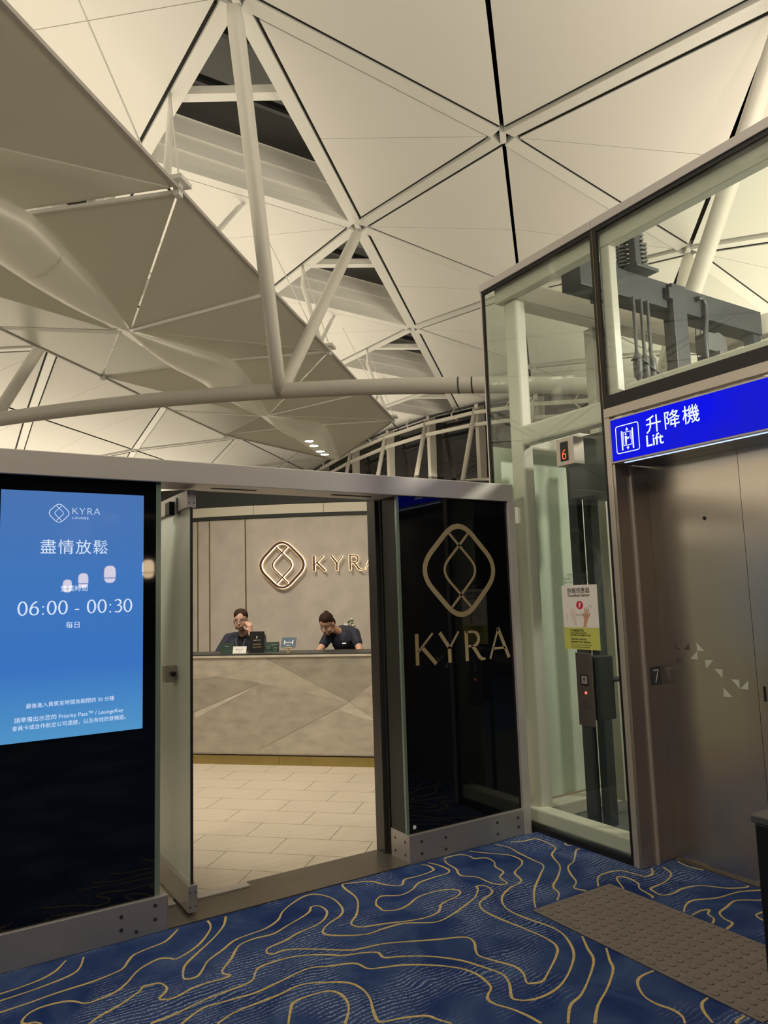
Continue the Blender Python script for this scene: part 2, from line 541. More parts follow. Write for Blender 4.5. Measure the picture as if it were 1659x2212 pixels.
def kyra_letter(ch, fr, x, y, H, material, parent, h=0.001, lift=0.0006, th=0.115, tn=0.062, name=None):
    """one capital of the wordmark; (x, y) lower left, H cap height"""
    def P(L): return [(x+a*H, y+b*H) for a, b in L]
    T, t = th*H, tn*H
    mb = MB()
    R = lambda L, w: ribbon(mb, fr, P(L), w, h, False, lift)
    if ch == 'K':
        R([(0.06, 0), (0.06, 1)], T); R([(0.70, 1.0), (0.10, 0.42)], t); R([(0.26, 0.56), (0.80, 0.0)], T)
    elif ch == 'Y':
        R([(0.02, 1.0), (0.40, 0.48)], T); R([(0.80, 1.0), (0.40, 0.45)], t); R([(0.40, 0.52), (0.40, 0.0)], T)
    elif ch == 'R':
        R([(0.06, 0), (0.06, 1)], T)
        bowl = [(0.06, 0.965), (0.34, 0.965)] + [(0.34+0.25*math.cos(q), 0.725+0.24*math.sin(q)) for q in [math.pi/2-math.pi*i/10 for i in range(1, 10)]] + [(0.34, 0.485), (0.12, 0.485)]
        R(bowl, [t]*3+[T*0.9]*7+[t]*3)
        R([(0.26, 0.50), (0.42, 0.36), (0.60, 0.10), (0.72, 0.02), (0.86, 0.03)], [t, T, T, T*0.8, t*0.7])
    elif ch == 'A':
        R([(0.0, 0.0), (0.42, 1.02)], t); R([(0.40, 1.04), (0.86, 0.0)], T); R([(0.15, 0.34), (0.72, 0.34)], t)
    return fix_normals(mb.build(name or 'letter', material, parent))

def clip_poly(poly, n, d):
    """keep the part of a 2D polygon where n.p >= d"""
    out = []
    for i in range(len(poly)):
        p, q = poly[i], poly[(i+1) % len(poly)]
        dp, dq = n[0]*p[0]+n[1]*p[1]-d, n[0]*q[0]+n[1]*q[1]-d
        if dp >= 0: out.append(p)
        if dp*dq < 0:
            t = dp/(dp-dq); out.append((p[0]+(q[0]-p[0])*t, p[1]+(q[1]-p[1])*t))
    return out

# carpet contour lines, floor coordinates in metres
LINES = [
 [(0.33,3.666),(0.409,3.676),(0.493,3.698),(0.555,3.739),(0.597,3.798),(0.609,3.815)],
 [(0.325,3.604),(0.43,3.616),(0.531,3.635),(0.61,3.662),(0.651,3.708),(0.683,3.802)],
 [(0.317,3.506),(0.419,3.516),(0.544,3.534),(0.664,3.54),(0.754,3.559),(0.808,3.582),(0.847,3.643),(0.882,3.685),(0.951,3.709),(1.032,3.73),(1.086,3.781),(1.126,3.829)],
 [(0.446,3.32),(0.425,3.345),(0.393,3.357),(0.384,3.385),(0.418,3.434),(0.48,3.451),(0.564,3.433),(0.616,3.375),(0.661,3.374),(0.738,3.395),(0.796,3.445),(0.865,3.528),(0.958,3.575),(1.005,3.555),(1.029,3.529),(1.104,3.564),(1.178,3.624),(1.251,3.721),(1.275,3.783),(1.278,3.836)],
 [(0.6,3.211),(0.654,3.246),(0.732,3.281),(0.819,3.338),(0.84,3.367),(0.873,3.366),(0.91,3.356),(0.924,3.307),(0.911,3.272),(0.879,3.24),(0.882,3.217),(0.935,3.204),(1.011,3.233),(1.083,3.239),(1.141,3.232),(1.178,3.241),(1.16,3.278),(1.176,3.315),(1.239,3.385),(1.276,3.439),(1.323,3.489),(1.4,3.506),(1.492,3.498),(1.584,3.54),(1.681,3.583),(1.745,3.621),(1.783,3.67),(1.821,3.653),(1.824,3.579),(1.781,3.509),(1.711,3.462),(1.598,3.436),(1.507,3.398),(1.417,3.378),(1.392,3.341),(1.41,3.309),(1.469,3.313),(1.561,3.259),(1.704,3.142),(1.763,3.118),(1.874,3.096),(1.991,3.039),(2.098,2.984),(2.2,2.939),(2.227,2.904),(2.216,2.855),(2.178,2.8),(2.156,2.749),(2.179,2.681),(2.218,2.59),(2.21,2.523),(2.171,2.459),(2.184,2.439),(2.231,2.427),(2.304,2.468),(2.432,2.549),(2.494,2.61),(2.513,2.695),(2.5,2.838),(2.478,2.981),(2.475,3.101),(2.512,3.179),(2.566,3.211),(2.65,3.244),(2.685,3.296),(2.682,3.351),(2.645,3.366),(2.62,3.325),(2.537,3.252),(2.416,3.197),(2.309,3.155),(2.197,3.139),(2.07,3.217),(1.958,3.23),(1.864,3.226),(1.775,3.27),(1.698,3.338),(1.705,3.388),(1.764,3.439),(1.856,3.487),(1.904,3.556),(1.923,3.688),(1.89,3.789),(1.822,3.82),(1.715,3.768),(1.633,3.704),(1.574,3.628),(1.489,3.577),(1.386,3.561),(1.309,3.543),(1.232,3.485),(1.146,3.427),(1.097,3.36),(1.057,3.316),(1.01,3.326),(1.014,3.371),(1.047,3.447),(1.124,3.523),(1.236,3.626),(1.325,3.73),(1.372,3.827)],
 [(0.798,3.071),(0.899,3.082),(1.001,3.11),(1.103,3.123),(1.186,3.13),(1.244,3.146),(1.286,3.211),(1.323,3.235),(1.403,3.241),(1.498,3.224),(1.597,3.166),(1.662,3.11),(1.741,3.08),(1.804,3.042),(1.804,2.984),(1.877,2.944),(1.977,2.871),(2.064,2.764),(2.107,2.658),(2.133,2.567),(2.107,2.494),(2.049,2.416),(2.047,2.386),(2.089,2.352),(2.167,2.342),(2.262,2.36),(2.374,2.417),(2.494,2.504),(2.561,2.589),(2.607,2.685),(2.615,2.769),(2.588,2.9),(2.578,3.007),(2.601,3.095),(2.664,3.176),(2.766,3.236),(2.865,3.262),(2.905,3.295),(2.937,3.379),(2.979,3.415),(3.068,3.464),(3.115,3.525),(3.113,3.626),(3.042,3.717),(2.965,3.828)],
 [(0.897,3.0),(0.992,3.055),(1.078,3.055),(1.213,3.044),(1.325,3.065),(1.481,3.095),(1.565,3.06),(1.669,3.017),(1.695,2.941),(1.758,2.91),(1.843,2.874),(1.947,2.794),(2.02,2.708),(2.046,2.63),(2.039,2.554),(2.023,2.51),(1.979,2.477),(1.958,2.45),(1.959,2.409),(1.988,2.348),(2.007,2.277),(2.014,2.21)],
 [(1.011,2.919),(1.09,2.955),(1.191,2.965),(1.284,2.972),(1.397,2.99),(1.485,2.95),(1.564,2.892),(1.589,2.819),(1.58,2.738),(1.548,2.659),(1.522,2.581),(1.54,2.561),(1.61,2.54),(1.691,2.501),(1.713,2.457),(1.74,2.404)],
 [(1.234,2.761),(1.284,2.847),(1.316,2.885),(1.393,2.894),(1.469,2.878),(1.497,2.83),(1.491,2.76),(1.462,2.7),(1.411,2.635)],
 [(2.588,3.819),(2.614,3.785),(2.606,3.721),(2.577,3.697),(2.477,3.683),(2.384,3.688),(2.336,3.639),(2.301,3.633),(2.249,3.696),(2.211,3.781),(2.114,3.824),(2.063,3.841),(2.042,3.775),(2.036,3.661),(2.006,3.57),(1.929,3.45),(1.87,3.394),(1.851,3.359),(1.875,3.31),(1.985,3.273),(2.094,3.231),(2.191,3.209),(2.282,3.226),(2.355,3.295),(2.487,3.327),(2.53,3.373),(2.508,3.417),(2.434,3.444),(2.309,3.441),(2.206,3.388),(2.131,3.372),(2.066,3.403),(2.066,3.446),(2.069,3.487),(2.1,3.537),(2.139,3.565),(2.166,3.563),(2.241,3.518),(2.332,3.54),(2.418,3.598),(2.541,3.613),(2.625,3.615),(2.668,3.65),(2.669,3.743),(2.641,3.822)],
 [(3.175,3.83),(3.205,3.73),(3.185,3.623),(3.17,3.483),(3.155,3.374),(3.04,3.28),(2.875,3.153),(2.767,3.043),(2.71,2.971)],
 [(3.281,3.804),(3.354,3.765),(3.445,3.752),(3.46,3.683),(3.433,3.554),(3.333,3.483),(3.287,3.418),(3.219,3.302),(3.093,3.196),(2.978,3.117),(2.935,3.031),(2.863,2.972)],
 [(3.534,3.444),(3.495,3.437),(3.351,3.32),(3.256,3.274),(3.187,3.19),(3.125,3.087),(3.055,3.038),(3.062,2.994),(3.075,2.965)],
 [(2.749,3.804),(2.784,3.827),(2.881,3.814),(2.909,3.757),(2.906,3.709),(2.97,3.675),(2.963,3.592),(2.919,3.53),(2.901,3.438),(2.834,3.391),(2.809,3.304),(2.774,3.302),(2.738,3.358),(2.73,3.47),(2.672,3.545),(2.712,3.64),(2.725,3.748),(2.749,3.804)],
 [(3.171,2.971),(3.272,3.061),(3.355,3.076),(3.445,3.053),(3.47,2.976),(3.485,2.909),(3.552,2.915),(3.613,2.971)],
 [(3.255,2.869),(3.34,2.989),(3.389,2.973),(3.378,2.877),(3.323,2.818),(3.297,2.723),(3.277,2.7)],
 [(3.68,2.943),(3.633,2.853),(3.51,2.798),(3.389,2.788),(3.359,2.772),(3.344,2.695),(3.412,2.674),(3.502,2.684),(3.615,2.651),(3.69,2.551),(3.775,2.499),(3.81,2.501)],
 [(3.823,2.951),(3.804,2.872),(3.82,2.778)],
 [(3.261,2.502),(3.34,2.546),(3.421,2.557),(3.54,2.505),(3.691,2.485),(3.786,2.441),(3.84,2.411)],
 [(3.258,2.454),(3.34,2.46),(3.378,2.442),(3.332,2.416),(3.308,2.369),(3.259,2.342)],
 [(3.721,2.341),(3.675,2.368),(3.583,2.429),(3.475,2.411),(3.388,2.391),(3.348,2.34),(3.333,2.288),(3.256,2.268)],
 [(3.598,2.269),(3.543,2.276),(3.504,2.273),(3.483,2.24),(3.477,2.197)],
 [(2.663,2.614),(2.591,2.513),(2.532,2.425),(2.398,2.33),(2.279,2.262),(2.19,2.233),(2.094,2.153)],
 [(2.662,2.469),(2.588,2.385),(2.538,2.323),(2.404,2.237),(2.277,2.172),(2.174,2.096)],
 [(2.667,2.218),(2.586,2.218),(2.53,2.19),(2.477,2.12),(2.466,2.056),(2.483,1.985),(2.471,1.936),(2.442,1.906)],
 [(2.663,1.961),(2.613,1.952),(2.568,1.915),(2.528,1.85)],
 [(2.665,1.808),(2.617,1.806),(2.592,1.799)],
 [(3.539,3.577),(3.521,3.54),(3.54,3.515)],
]


# ================================================================== THE SETTING
DY = 3.853          # front face of the entrance screen
LX = 3.558          # front face of the lift enclosure

# ---- carpet
floor = box('floor', (-14, -34, -0.06), (LX + 6, DY, 0.0), 'carpet')
tag(floor, 'deep blue patterned carpet with yellow contour lines in front of the entrance', 'floor', kind='structure')
FLOOR_FR = Frame((0, 0, 0), (1, 0, 0), (0, 1, 0), (0, 0, 1))
for pts in LINES:
    c = catmull(pts, 5, pts[0] == pts[-1])
    ws = [0.0105 * (1 + 0.22 * math.sin(i * 0.37 + pts[0][0] * 9)) for i in range(len(c))]
    mb = MB(); ribbon(mb, FLOOR_FR, c, ws, 0.0014, pts[0] == pts[-1], 0.0)
    fix_normals(mb.build('contour_line', 'yellow', floor))

# ---- lounge floor of large tiles laid at 45 degrees
lf = MB()
lf.poly([(-9, DY + 0.005, -0.012), (3.55, DY + 0.005, -0.012), (3.55, 4.25, -0.012), (14, 4.25, -0.012), (14, 18, -0.012), (-9, 18, -0.012)], [(0, 1, 2, 3, 4, 5)])
floor_l = lf.build('floor', 'grout')
tag(floor_l, 'beige stone tile floor of the lounge behind the sliding doors', 'floor', kind='structure')
TB0, TA0 = 4.600 - 0.300 * 4, -1.862
full_tile = None
for row in range(13):
    b0 = TB0 + 0.300 * row
    off = 0.0 if (row % 2 == 0) else 0.300
    for col in range(-9, 6):
        a0 = TA0 + off + 0.600 * col
        g = 0.0022
        q = [(a0+g, b0+g), (a0+0.6-g, b0+g), (a0+0.6-g, b0+0.3-g), (a0+g, b0+0.3-g)]
        q = [((a+b)/S2, (b-a)/S2) for a, b in q]
        cx = sum(p[0] for p in q)/4; cy = sum(p[1] for p in q)/4
        if not (0.2 < cx < 4.6 and cy < 8.4): continue
        q2 = clip_poly(q, (0, 1), DY + 0.30)
        if b0 > 6.6: q2 = clip_poly(q2, (-1/S2, -1/S2), -7.03)
        if len(q2) < 3: continue
        if cx > 3.2 and cy < 4.6: continue
        if len(q2) == 4 and q2 == q:
            if full_tile is None:
                o = MB().prism([(p[0], p[1], -0.011) for p in q], (0, 0, 0.011)).build('tile', 'tile', floor_l)
                full_tile = (o.data, Vector(o.location) - Vector((cx, cy, 0)))
            else:
                o = bpy.data.objects.new('tile', full_tile[0]); COL.objects.link(o); o.parent = floor_l
                o.location = full_tile[1] + Vector((cx, cy, 0))
        else:
            MB().prism([(p[0], p[1], -0.011) for p in q2], (0, 0, 0.011)).build('tile', 'tile', floor_l)

hf = MB()
hf.box((-40, 18.05, -0.35), (19.4, 60, -0.1)); hf.box((-40, DY+0.2, -0.35), (-9.05, 18.0, -0.1)); hf.box((14.05, -10, -0.35), (19.4, 18.0, -0.1))
tag(hf.build('floor', 'hall_floor'), 'pale concourse floor beyond the lounge', 'floor', kind='structure')

# ---- roof vault: a lattice of diagonal box beams with white triangular panels
AC, DA, DB, B0 = -7.1, 3.35, 6.44, 8.36
def roof_z(a): return 9.9 - 0.0168 * (a - AC) ** 2
def node(i, k):                      # row i across the vault, k along it (odd rows are shifted half a bay)
    a = AC + DA * i
    b = B0 + DB * k + (DB / 2 if i % 2 == 0 else 0)
    return W(a, b, roof_z(a))
ceiling = empty('ceiling', (2.0, 6.0, 10.0), 'vaulted white ceiling of triangular panels between diagonal beams', 'ceiling', kind='structure')

def inset_tri(P, ds):
    """inset triangle P by ds[i] from the edge P[i]P[i+1]; None when it vanishes"""
    n = (P[1]-P[0]).cross(P[2]-P[0]).normalized()
    ln = []
    for i in range(3):
        p, q = P[i], P[(i+1) % 3]
        e = (q-p).normalized(); inn = n.cross(e)
        ln.append((p + inn*ds[i], e))
    out = []
    for i in range(3):
        (p, d), (q, e) = ln[i-1], ln[i]
        # intersection of two coplanar lines
        den = d.cross(e).dot(n)
        t = (q-p).cross(e).dot(n)/den
        out.append(p + d*t)
    if (out[1]-out[0]).cross(out[2]-out[0]).dot(n) <= 0: return None
    return out, n

def on_screen(P):
    for p in P:
        d = p - EYE; k = d.dot(fw)
        if k < 0.2: continue
        x = 829.5 + 1582.2 * d.dot(r2) / k; y = 1106 - 1582.2 * d.dot(u2) / k
        if -260 < x < 1920 and -260 < y < 1110: return True
    return False

ROWS = range(-6, 5)
KS = range(-5, 6)
SKY = []
rest = MB(); rest_beam = MB(); rest_n = 0
def roof_panel(P, ds):
    r = inset_tri(P, ds)
    if r is None: return
    q, n = r
    if n.z < 0: n = -n
    if on_screen(P):
        fix_normals(MB().prism(q, n * 0.02).build('ceiling_panel', 'roof', ceiling))
    else:
        rest.prism(q, n * 0.05)
beams_done = set()
def roof_beam(p, q, key, w=0.24):
    if key in beams_done: return
    beams_done.add(key)
    d = (q - p).normalized()
    p2, q2 = p + d*0.16, q - d*0.16
    up = ZX
    vis = on_screen([p, q, (p+q)/2])
    mb = MB() if vis else rest_beam
    c0, c1 = p2 + ZX*0.06, q2 + ZX*0.06
    mb.bar(c0, c1, w, 0.16)
    if vis:
        mb.build('lattice_beam', 'roof_beam', ceiling)
for i in list(ROWS)[:-1]:
    for k in KS:
        # triangles between row i and row i+1
        if i % 2 == 0:
            tris = [((i, k), (i+1, k), (i+1, k+1)), ((i+1, k+1), (i, k), (i, k+1))]
        else:
            tris = [((i, k), (i+1, k-1), (i+1, k)), ((i+1, k), (i, k), (i, k+1))]
        for apex, e1, e2 in tris:
            A_, B_, C_ = node(*apex), node(*e1), node(*e2)
            for e in (e1, e2):
                key = tuple(sorted((apex, e)))
                roof_beam(node(*key[0]), node(*key[1]), key)
            is_sky = (apex[0] == 0 and e1[0] in (1, -1))
            if is_sky:
                SKY.append((apex, e1, e2)); continue
            base_in = 0.155 if (e1[0] in (1, -1) and False) else 0.04
            mid = (B_ + C_) / 2
            if (mid - A_).length < 0.1: continue
            crown = (e1[0] in (1, -1) and apex[0] in (2, -2))
            bi = 0.19 if crown else 0.036
            if on_screen([A_, B_, C_]):
                cen = (A_ + B_ + C_)/3
                for P0, P1 in ((A_, B_), (A_, C_)):
                    e_ = (P1-P0).normalized(); inn = (cen-P0) - e_*(cen-P0).dot(e_); inn.normalize()
                    MB().bar(P0 + e_*0.3 + inn*0.155 + ZX*0.035, P1 - e_*0.2 + inn*0.155 + ZX*0.035, 0.09, 0.02).build('joint_strip', 'roof_dark', ceiling)
            roof_panel([A_, B_, mid], [0.187, bi, 0.008])
            roof_panel([A_, mid, C_], [0.008, bi, 0.187])
tag(rest.build('ceiling_panel_field', 'roof', ceiling), kind='stuff')
tag(rest_beam.build('lattice_beam_field', 'roof_beam', ceiling), kind='stuff')
# dark roof deck above the panels closes the joints
deck = MB()
na = 24
aa = [AC + DA*(-6) + (DA*10)*i/na for i in range(na+1)]
for i in range(na):
    p0, p1 = aa[i], aa[i+1]
    for b0, b1 in ((-28, 48),):
        deck.poly([W(p0, b0, roof_z(p0)+2.2), W(p1, b0, roof_z(p1)+2.2), W(p1, b1, roof_z(p1)+2.2), W(p0, b1, roof_z(p0)+2.2)], [(0, 1, 2, 3)])
deck.build('roof_deck', 'roof_dark', ceiling)
# node plates
for i in ROWS:
    for k in KS:
        p = node(i, k)
        if on_screen([p]) and (p-EYE).length < 40:
            MB().obox(p + ZX*0.05, AX*0.05, BX*0.17, ZX*0.07).build('node_plate', 'roof_beam', ceiling)

# skylights in the crown: a stepped well, a tie bar and dark panes
for apex, e1, e2 in SKY:
    A_, B_, C_ = node(*apex), node(*e1), node(*e2)
    vis = on_screen([A_, B_, C_])
    if not vis: continue
    key = tuple(sorted((e1, e2)))
    d = (C_-B_).normalized()
    MB().bar(B_+d*0.16+ZX*0.06, C_-d*0.16+ZX*0.06, 0.24, 0.16).build('lattice_beam', 'roof_beam', ceiling)
    q, n = inset_tri([A_, B_, C_], [0.12, 0.12, 0.12])
    if n.z < 0: n = -n
    cen = (q[0]+q[1]+q[2])/3
    for step, (h0, h1, sh) in enumerate(((0.14, 0.36, 0.00), (0.36, 0.66, 0.05), (0.66, 1.0, 0.10))):
        mb = MB()
        qs = [p + (p-cen).normalized()*0 for p in q]
        lo = [p + (cen-p)*sh*0.5 + n*h0 for p in qs]; hi = [p + (cen-p)*sh*0.5 + n*h1 for p in qs]
        nx = [p + (cen-p)*(sh+0.05)*0.5 + n*h1 for p in qs]
        for j in range(3):
            l = (j+1) % 3
            mb.poly([lo[j], lo[l], hi[l], hi[j]], [(0, 1, 2, 3)])
            mb.poly([hi[j], hi[l], nx[l], nx[j]], [(0, 1, 2, 3)])
        mb.build('well_lining', 'roof', ceiling)
    top = [p + (cen-p)*0.075 + n*1.0 for p in q]
    def mixp(s, t): return top[1]*(1-s-t) + top[0]*s + top[2]*t
    # three panes split by dark bars parallel to the apex
    cuts = [0.0, 0.36, 0.70, 1.0]
    for c0, c1 in zip(cuts, cuts[1:]):
        quad = [mixp(c0*(1-1e-3), 0.0), mixp(c1, 0.0), mixp(0.0, c1), mixp(0.0, c0*(1-1e-3))]
        if c0 == 0: quad = [top[1], mixp(c1, 0), mixp(0, c1)]
        MB().prism(quad, n*0.03).build('skylight_pane', 'sky_glass', ceiling)
        if c1 < 1: MB().bar(mixp(c1, 0)-n*0.03, mixp(0, c1)-n*0.03, 0.09, 0.10).build('glazing_bar', 'sky_frame', ceiling)
    # white tie bar across the well
    s1, s2 = A_.lerp(B_, 0.42), B_.lerp(C_, 0.34)
    MB().bar(s1 + ZX*0.16, s2 + ZX*0.16, 0.20, 0.14).build('tie_bar', 'roof_beam', ceiling)

# ---- tubular steel: arched tie tubes and V struts
def arch_z(a): return 1.6 + 3.64 - 0.0076 * (a - AC) ** 2
def tube_obj(name, pts, r, label, cat='steel tube', group=None, n=20, mat_='tube'):
    o = MB().tube(pts, r, n).build(name, mat_)
    return tag(o, label, cat, group)
tie_b = 11.58
tie = MB().tube([W(a, tie_b, arch_z(a)) for a in [-13 + 0.75*i for i in range(24)]], 0.135, 22).build('tie_tube', 'tube')
tag(tie, 'long white arched steel tube crossing the hall above the entrance screen', 'steel tube')
for a in (-1.32, -1.1):
    p = W(a, tie_b, arch_z(a)); d = Vector(AX)
    MB().tube([p - d*0.012, p + d*0.012], 0.138, 22).build('sleeve_joint', 'sky_frame', tie)
V1 = W(-4.4, tie_b, 5.12)
def strut(p, q, r, label, name='roof_strut'):
    p, q = Vector(p), Vector(q); d = (q-p).normalized()
    return tube_obj(name, [p, p + d*0.16, p + d*0.32, q - d*0.35, q], [r*0.75, r*0.97, r, r, r*0.9], label, 'steel tube', 'raking struts under the roof nodes')
n0, n2 = node(1, 0), node(1, 1)
strut(n0 - ZX*0.12, V1, 0.118, 'thick white raking strut descending from the top edge of the picture')
strut(n2 - ZX*0.12, V1, 0.115, 'white raking strut leaning left from the middle roof node to the arched tube')
V2 = W(-10.2, tie_b, 5.10)
strut(node(-1, 1) - ZX*0.12, V2, 0.115, 'white raking strut at the left picture edge behind the reflectors')
strut(node(-1, 0) - ZX*0.12, V2, 0.115, 'white raking strut left of the reflectors, above the picture edge')
V3 = W(1.75, tie_b, 4.62)
strut(node(3, 0) - ZX*0.12, V3, 0.118, 'thick white raking strut seen above and through the lift glass')
strut(node(3, 1) - ZX*0.12, V3, 0.115, 'short white raking strut behind the lift hoist beam')

# ---- suspended reflector wings
WZ = 1.6
WC, HW, SW = -7.07, 2.72, 0.46
zQ, zS, zM = WZ + 5.23, WZ + 4.84, WZ + 5.28
def wing_unit(k, label, last=False):
    bq = 8.0 + DB * k
    root = empty('reflector_wing', W(WC, bq, zS), label, 'ceiling reflector', 'suspended reflector wings')
    for s in (1, -1):
        Q = W(WC + s*HW, bq, zQ); M0 = W(WC + (SW if s > 0 else -0.95), bq, zM)
        for e in (1, -1):
            E = W(WC + s*HW, bq + e*DB/2, zQ - 0.02); S = W(WC + (0.03 if s > 0 else -0.2), bq + e*DB/2, zS)
            for tri, ds in (((M0, Q, S), (0.075, 0.018, 0.02)), ((Q, E, S), (0.0, 0.075, 0.018))):
                P = list(tri)
                if last and e == 1 and tri[1] == E: continue
                if (P[1]-P[0]).cross(P[2]-P[0]).z < 0:
                    P = [P[0], P[2], P[1]]; ds = (ds[2], ds[1], ds[0])
                r = inset_tri(P, ds)
                if r is None: continue
                q, n = r
                if n.z < 0: n = -n
                fix_normals(MB().prism(q, n*0.02).build('reflector_panel', 'wing', root))
            # slim rail along the half-bay strip
            if not (last and e == 1): MB().bar(E + ZX*0.02 - BX*e*0.07, S + ZX*0.02 - BX*e*0.07, 0.04, 0.05).build('strip_rail', 'roof_beam', root)
            MB().bar(Q, S if (last and e == 1) else E, 0.05, 0.05).build('edge_rail', 'alu', root)
        for off in (-0.085, 0.085):
            MB().bar(Q + BX*off + ZX*0.03, M0 + BX*off + ZX*0.03, 0.03, 0.05).build('strip_rail', 'roof_beam', root)
        # bracket and hangers at the tip
        MB().obox(Q + ZX*0.1, AX*0.10, BX*0.14, ZX*0.03).build('tip_bracket', 'roof_beam', root)
        MB().obox(Q + ZX*0.03 - AX*s*0.02, AX*0.04, BX*0.05, ZX*0.12).build('tip_bracket', 'roof_beam', root)
        top = W(WC + s*1.48, bq + 1.97, roof_z(WC + s*1.5) - 0.05)
        MB().tube([Q + ZX*0.12 - AX*s*0.18, top - ZX*0.55, top - ZX*0.3, top], [0.055, 0.055, 0.035, 0.03], 10).build('hanger_strut', 'roof_beam', root)
        MB().tube([Q + ZX*0.1, top], 0.012, 6).build('hanger_cable', 'roof_beam', root)
        MB().tube([W(WC + s*2.67, bq - 0.68, zQ + 0.02), W(WC + s*1.2, bq - 0.03, roof_z(WC + s*1.2))], 0.012, 6).build('hanger_cable', 'roof_beam', root)
        MB().tube([W(WC + s*1.04, bq + 2.75, zQ + 0.12), W(WC + s*1.22, bq + 5.2, roof_z(WC) - 0.28), W(WC + s*1.24, bq + 5.45, roof_z(WC) - 0.05)], [0.055, 0.055, 0.03], 8).build('hanger_strut', 'roof_beam', root)
    # boat-shaped trough under the middle
    mb = MB(); n, m_ = 24, 12
    for i in range(n+1):
        t = -1 + 2*i/n
        wdt = (SW + 0.06) * (1 - abs(t)**1.7) + 0.012
        dep = 0.42 * (1 - abs(t)**2.2) + 0.01
        zc = zM*(1-abs(t)) + zS*abs(t) - 0.02
        for j in range(m_+1):
            g = math.pi * j / m_
            mb.v.append(W(WC + wdt*math.cos(g), bq + t*DB/2, zc - dep*math.sin(g)))
    for i in range(n):
        for j in range(m_):
            q = i*(m_+1)+j
            mb.f.append([q, q+1, q+m_+2, q+m_+1]); mb.sm.append(True)
    mb.build('trough', 'wing', root)
    MB().tube([W(WC + (SW+0.03)*math.cos(math.pi*j/16), bq + 0.75, zM - 0.09 - 0.41*math.sin(math.pi*j/16)) for j in range(17)], 0.012, 6).build('seam_band', 'roof_beam', root)
    return root
WL = {-1: 'grey perforated reflector wings overhead, above the picture edge', 0: 'largest grey reflector wings, hanging at the upper left corner',
      1: 'grey reflector wings hanging just behind the white V struts', 2: 'grey reflector wings with four lit downlights above the entrance screen',
      }
wings = {k: wing_unit(k, WL[k], k == 2) for k in WL}
# downlights in the third trough
M['lamp_white'] = emit_mat('downlight_lens', (1.0, 0.85, 0.62), 14.0)
for j, bb in enumerate((20.9, 21.35, 22.0, 22.45)):
    t = (bb - (8.0 + DB*2)) / (DB/2)
    zc = zM*(1-abs(t)) + zS*abs(t) - 0.02 - (0.42*(1-abs(t)**2.2)+0.01)
    p = W(WC + 0.05, bb, zc - 0.02)
    MB().lathe([(0.17, 0.03), (0.19, 0.0), (0.15, -0.01), (0.14, 0.0)], p, 20).build('downlight_ring', 'roof_beam', wings[2])
    MB().lathe([(0.135, 0.0), (0.135, -0.004)], p, 20).build('downlight_lens', 'lamp_white', wings[2])

# ---- far window wall
FX = 19.5
fac = empty('wall_back', (FX, 30, 0), 'dark night-time window wall with white frames beyond the entrance screen', 'window wall', kind='structure')
def fz(y, dz): return roof_z((FX - y)/S2) + dz
ys = [23.0 - 3.45*3 + 3.45*i for i in range(12)]
for y0, y1 in zip(ys, ys[1:]):
    MB().prism([(FX, y0+0.1, -0.1), (FX, y1-0.1, -0.1), (FX, y1-0.1, fz(y1, -0.12)), (FX, y0+0.1, fz(y0, -0.12))], (0.06, 0, 0)).build('window_pane', 'win_glass', fac)
    for dz, hh in ((-0.5, 0.14), (-1.0, 0.14), (-3.3, 0.14), (-5.6, 0.14)):
        MB().bar((FX-0.55, y0, fz(y0, dz)), (FX-0.55, y1, fz(y1, dz)), 0.12, hh).build('rail', 'win_frame', fac)
    MB().tube([(FX-0.3, y0, fz(y0, -0.12)), (FX-0.3, y1, fz(y1, -0.12))], 0.05, 8).build('cable_tray', 'charcoal', fac)
for y in ys:
    MB().box((FX-0.35, y-0.11, -0.1), (FX-0.02, y+0.11, fz(y, -0.1))).build('mullion', 'win_frame', fac)
    MB().tube([(FX-0.5, y-0.1, fz(y, -0.35)), (FX-1.35, y+0.12, fz(y, -4.2))], 0.10, 10).build('raking_post', 'win_frame', fac)
    MB().bar((FX-0.1, y, fz(y, -1.05)), (FX-0.8, y, fz(y, -1.05)), 0.07, 0.07).build('outrigger', 'win_frame', fac)
    MB().tube([(FX-0.5, y+1.2, fz(y, 0.0)), (FX-0.7, y+1.25, fz(y, -0.3)), (FX-0.5, y+1.1, fz(y, -0.55))], 0.03, 6).build('bracket', 'win_frame', fac)

# ---- end wall of the concourse behind the camera and far left, dark at night
tag(box('wall_rear', (-14, -34.2, 0), (12, -34.0, 4.2), 'dark_frame'), 'dark end wall of the concourse far behind the viewer', 'wall', kind='structure')

tag(box('wall_left', (-14.2, -33.9, 0), (-14.0, DY - 0.1, 4.6), 'far_wall'), 'beige shop wall along the left side of the concourse', 'wall', kind='structure')

# ---- entrance screen: header beam, black glass panels, base rails
wf = empty('wall_front', (1.8, DY, 0), 'black glass entrance screen with silver header beam and base rails', 'glass screen', kind='structure')
SF = Frame((0, DY + 0.02, 0), (1, 0, 0), (0, 0, 1), (0, -1, 0))
box('header_beam', (-6, DY, 2.242), (3.507, DY + 0.24, 2.364), 'alu', wf, 0.004)
box('soffit_slot', (1.35, DY + 0.10, 2.238), (1.62, DY + 0.115, 2.243), 'dark_line', wf)
box('soffit_slot', (2.12, DY + 0.10, 2.238), (2.40, DY + 0.125, 2.243), 'dark_line', wf)
box('glass_panel', (-6, DY + 0.02, 0.165), (1.022, DY + 0.034, 2.242), 'black_glass', wf)
box('glass_margin', (1.0225, DY + 0.02, 0.165), (1.048, DY + 0.034, 2.242), 'glass_edge', wf)
box('base_rail', (-6, DY, 0.0), (1.084, DY + 0.06, 0.166), 'alu_rail', wf, 0.003)
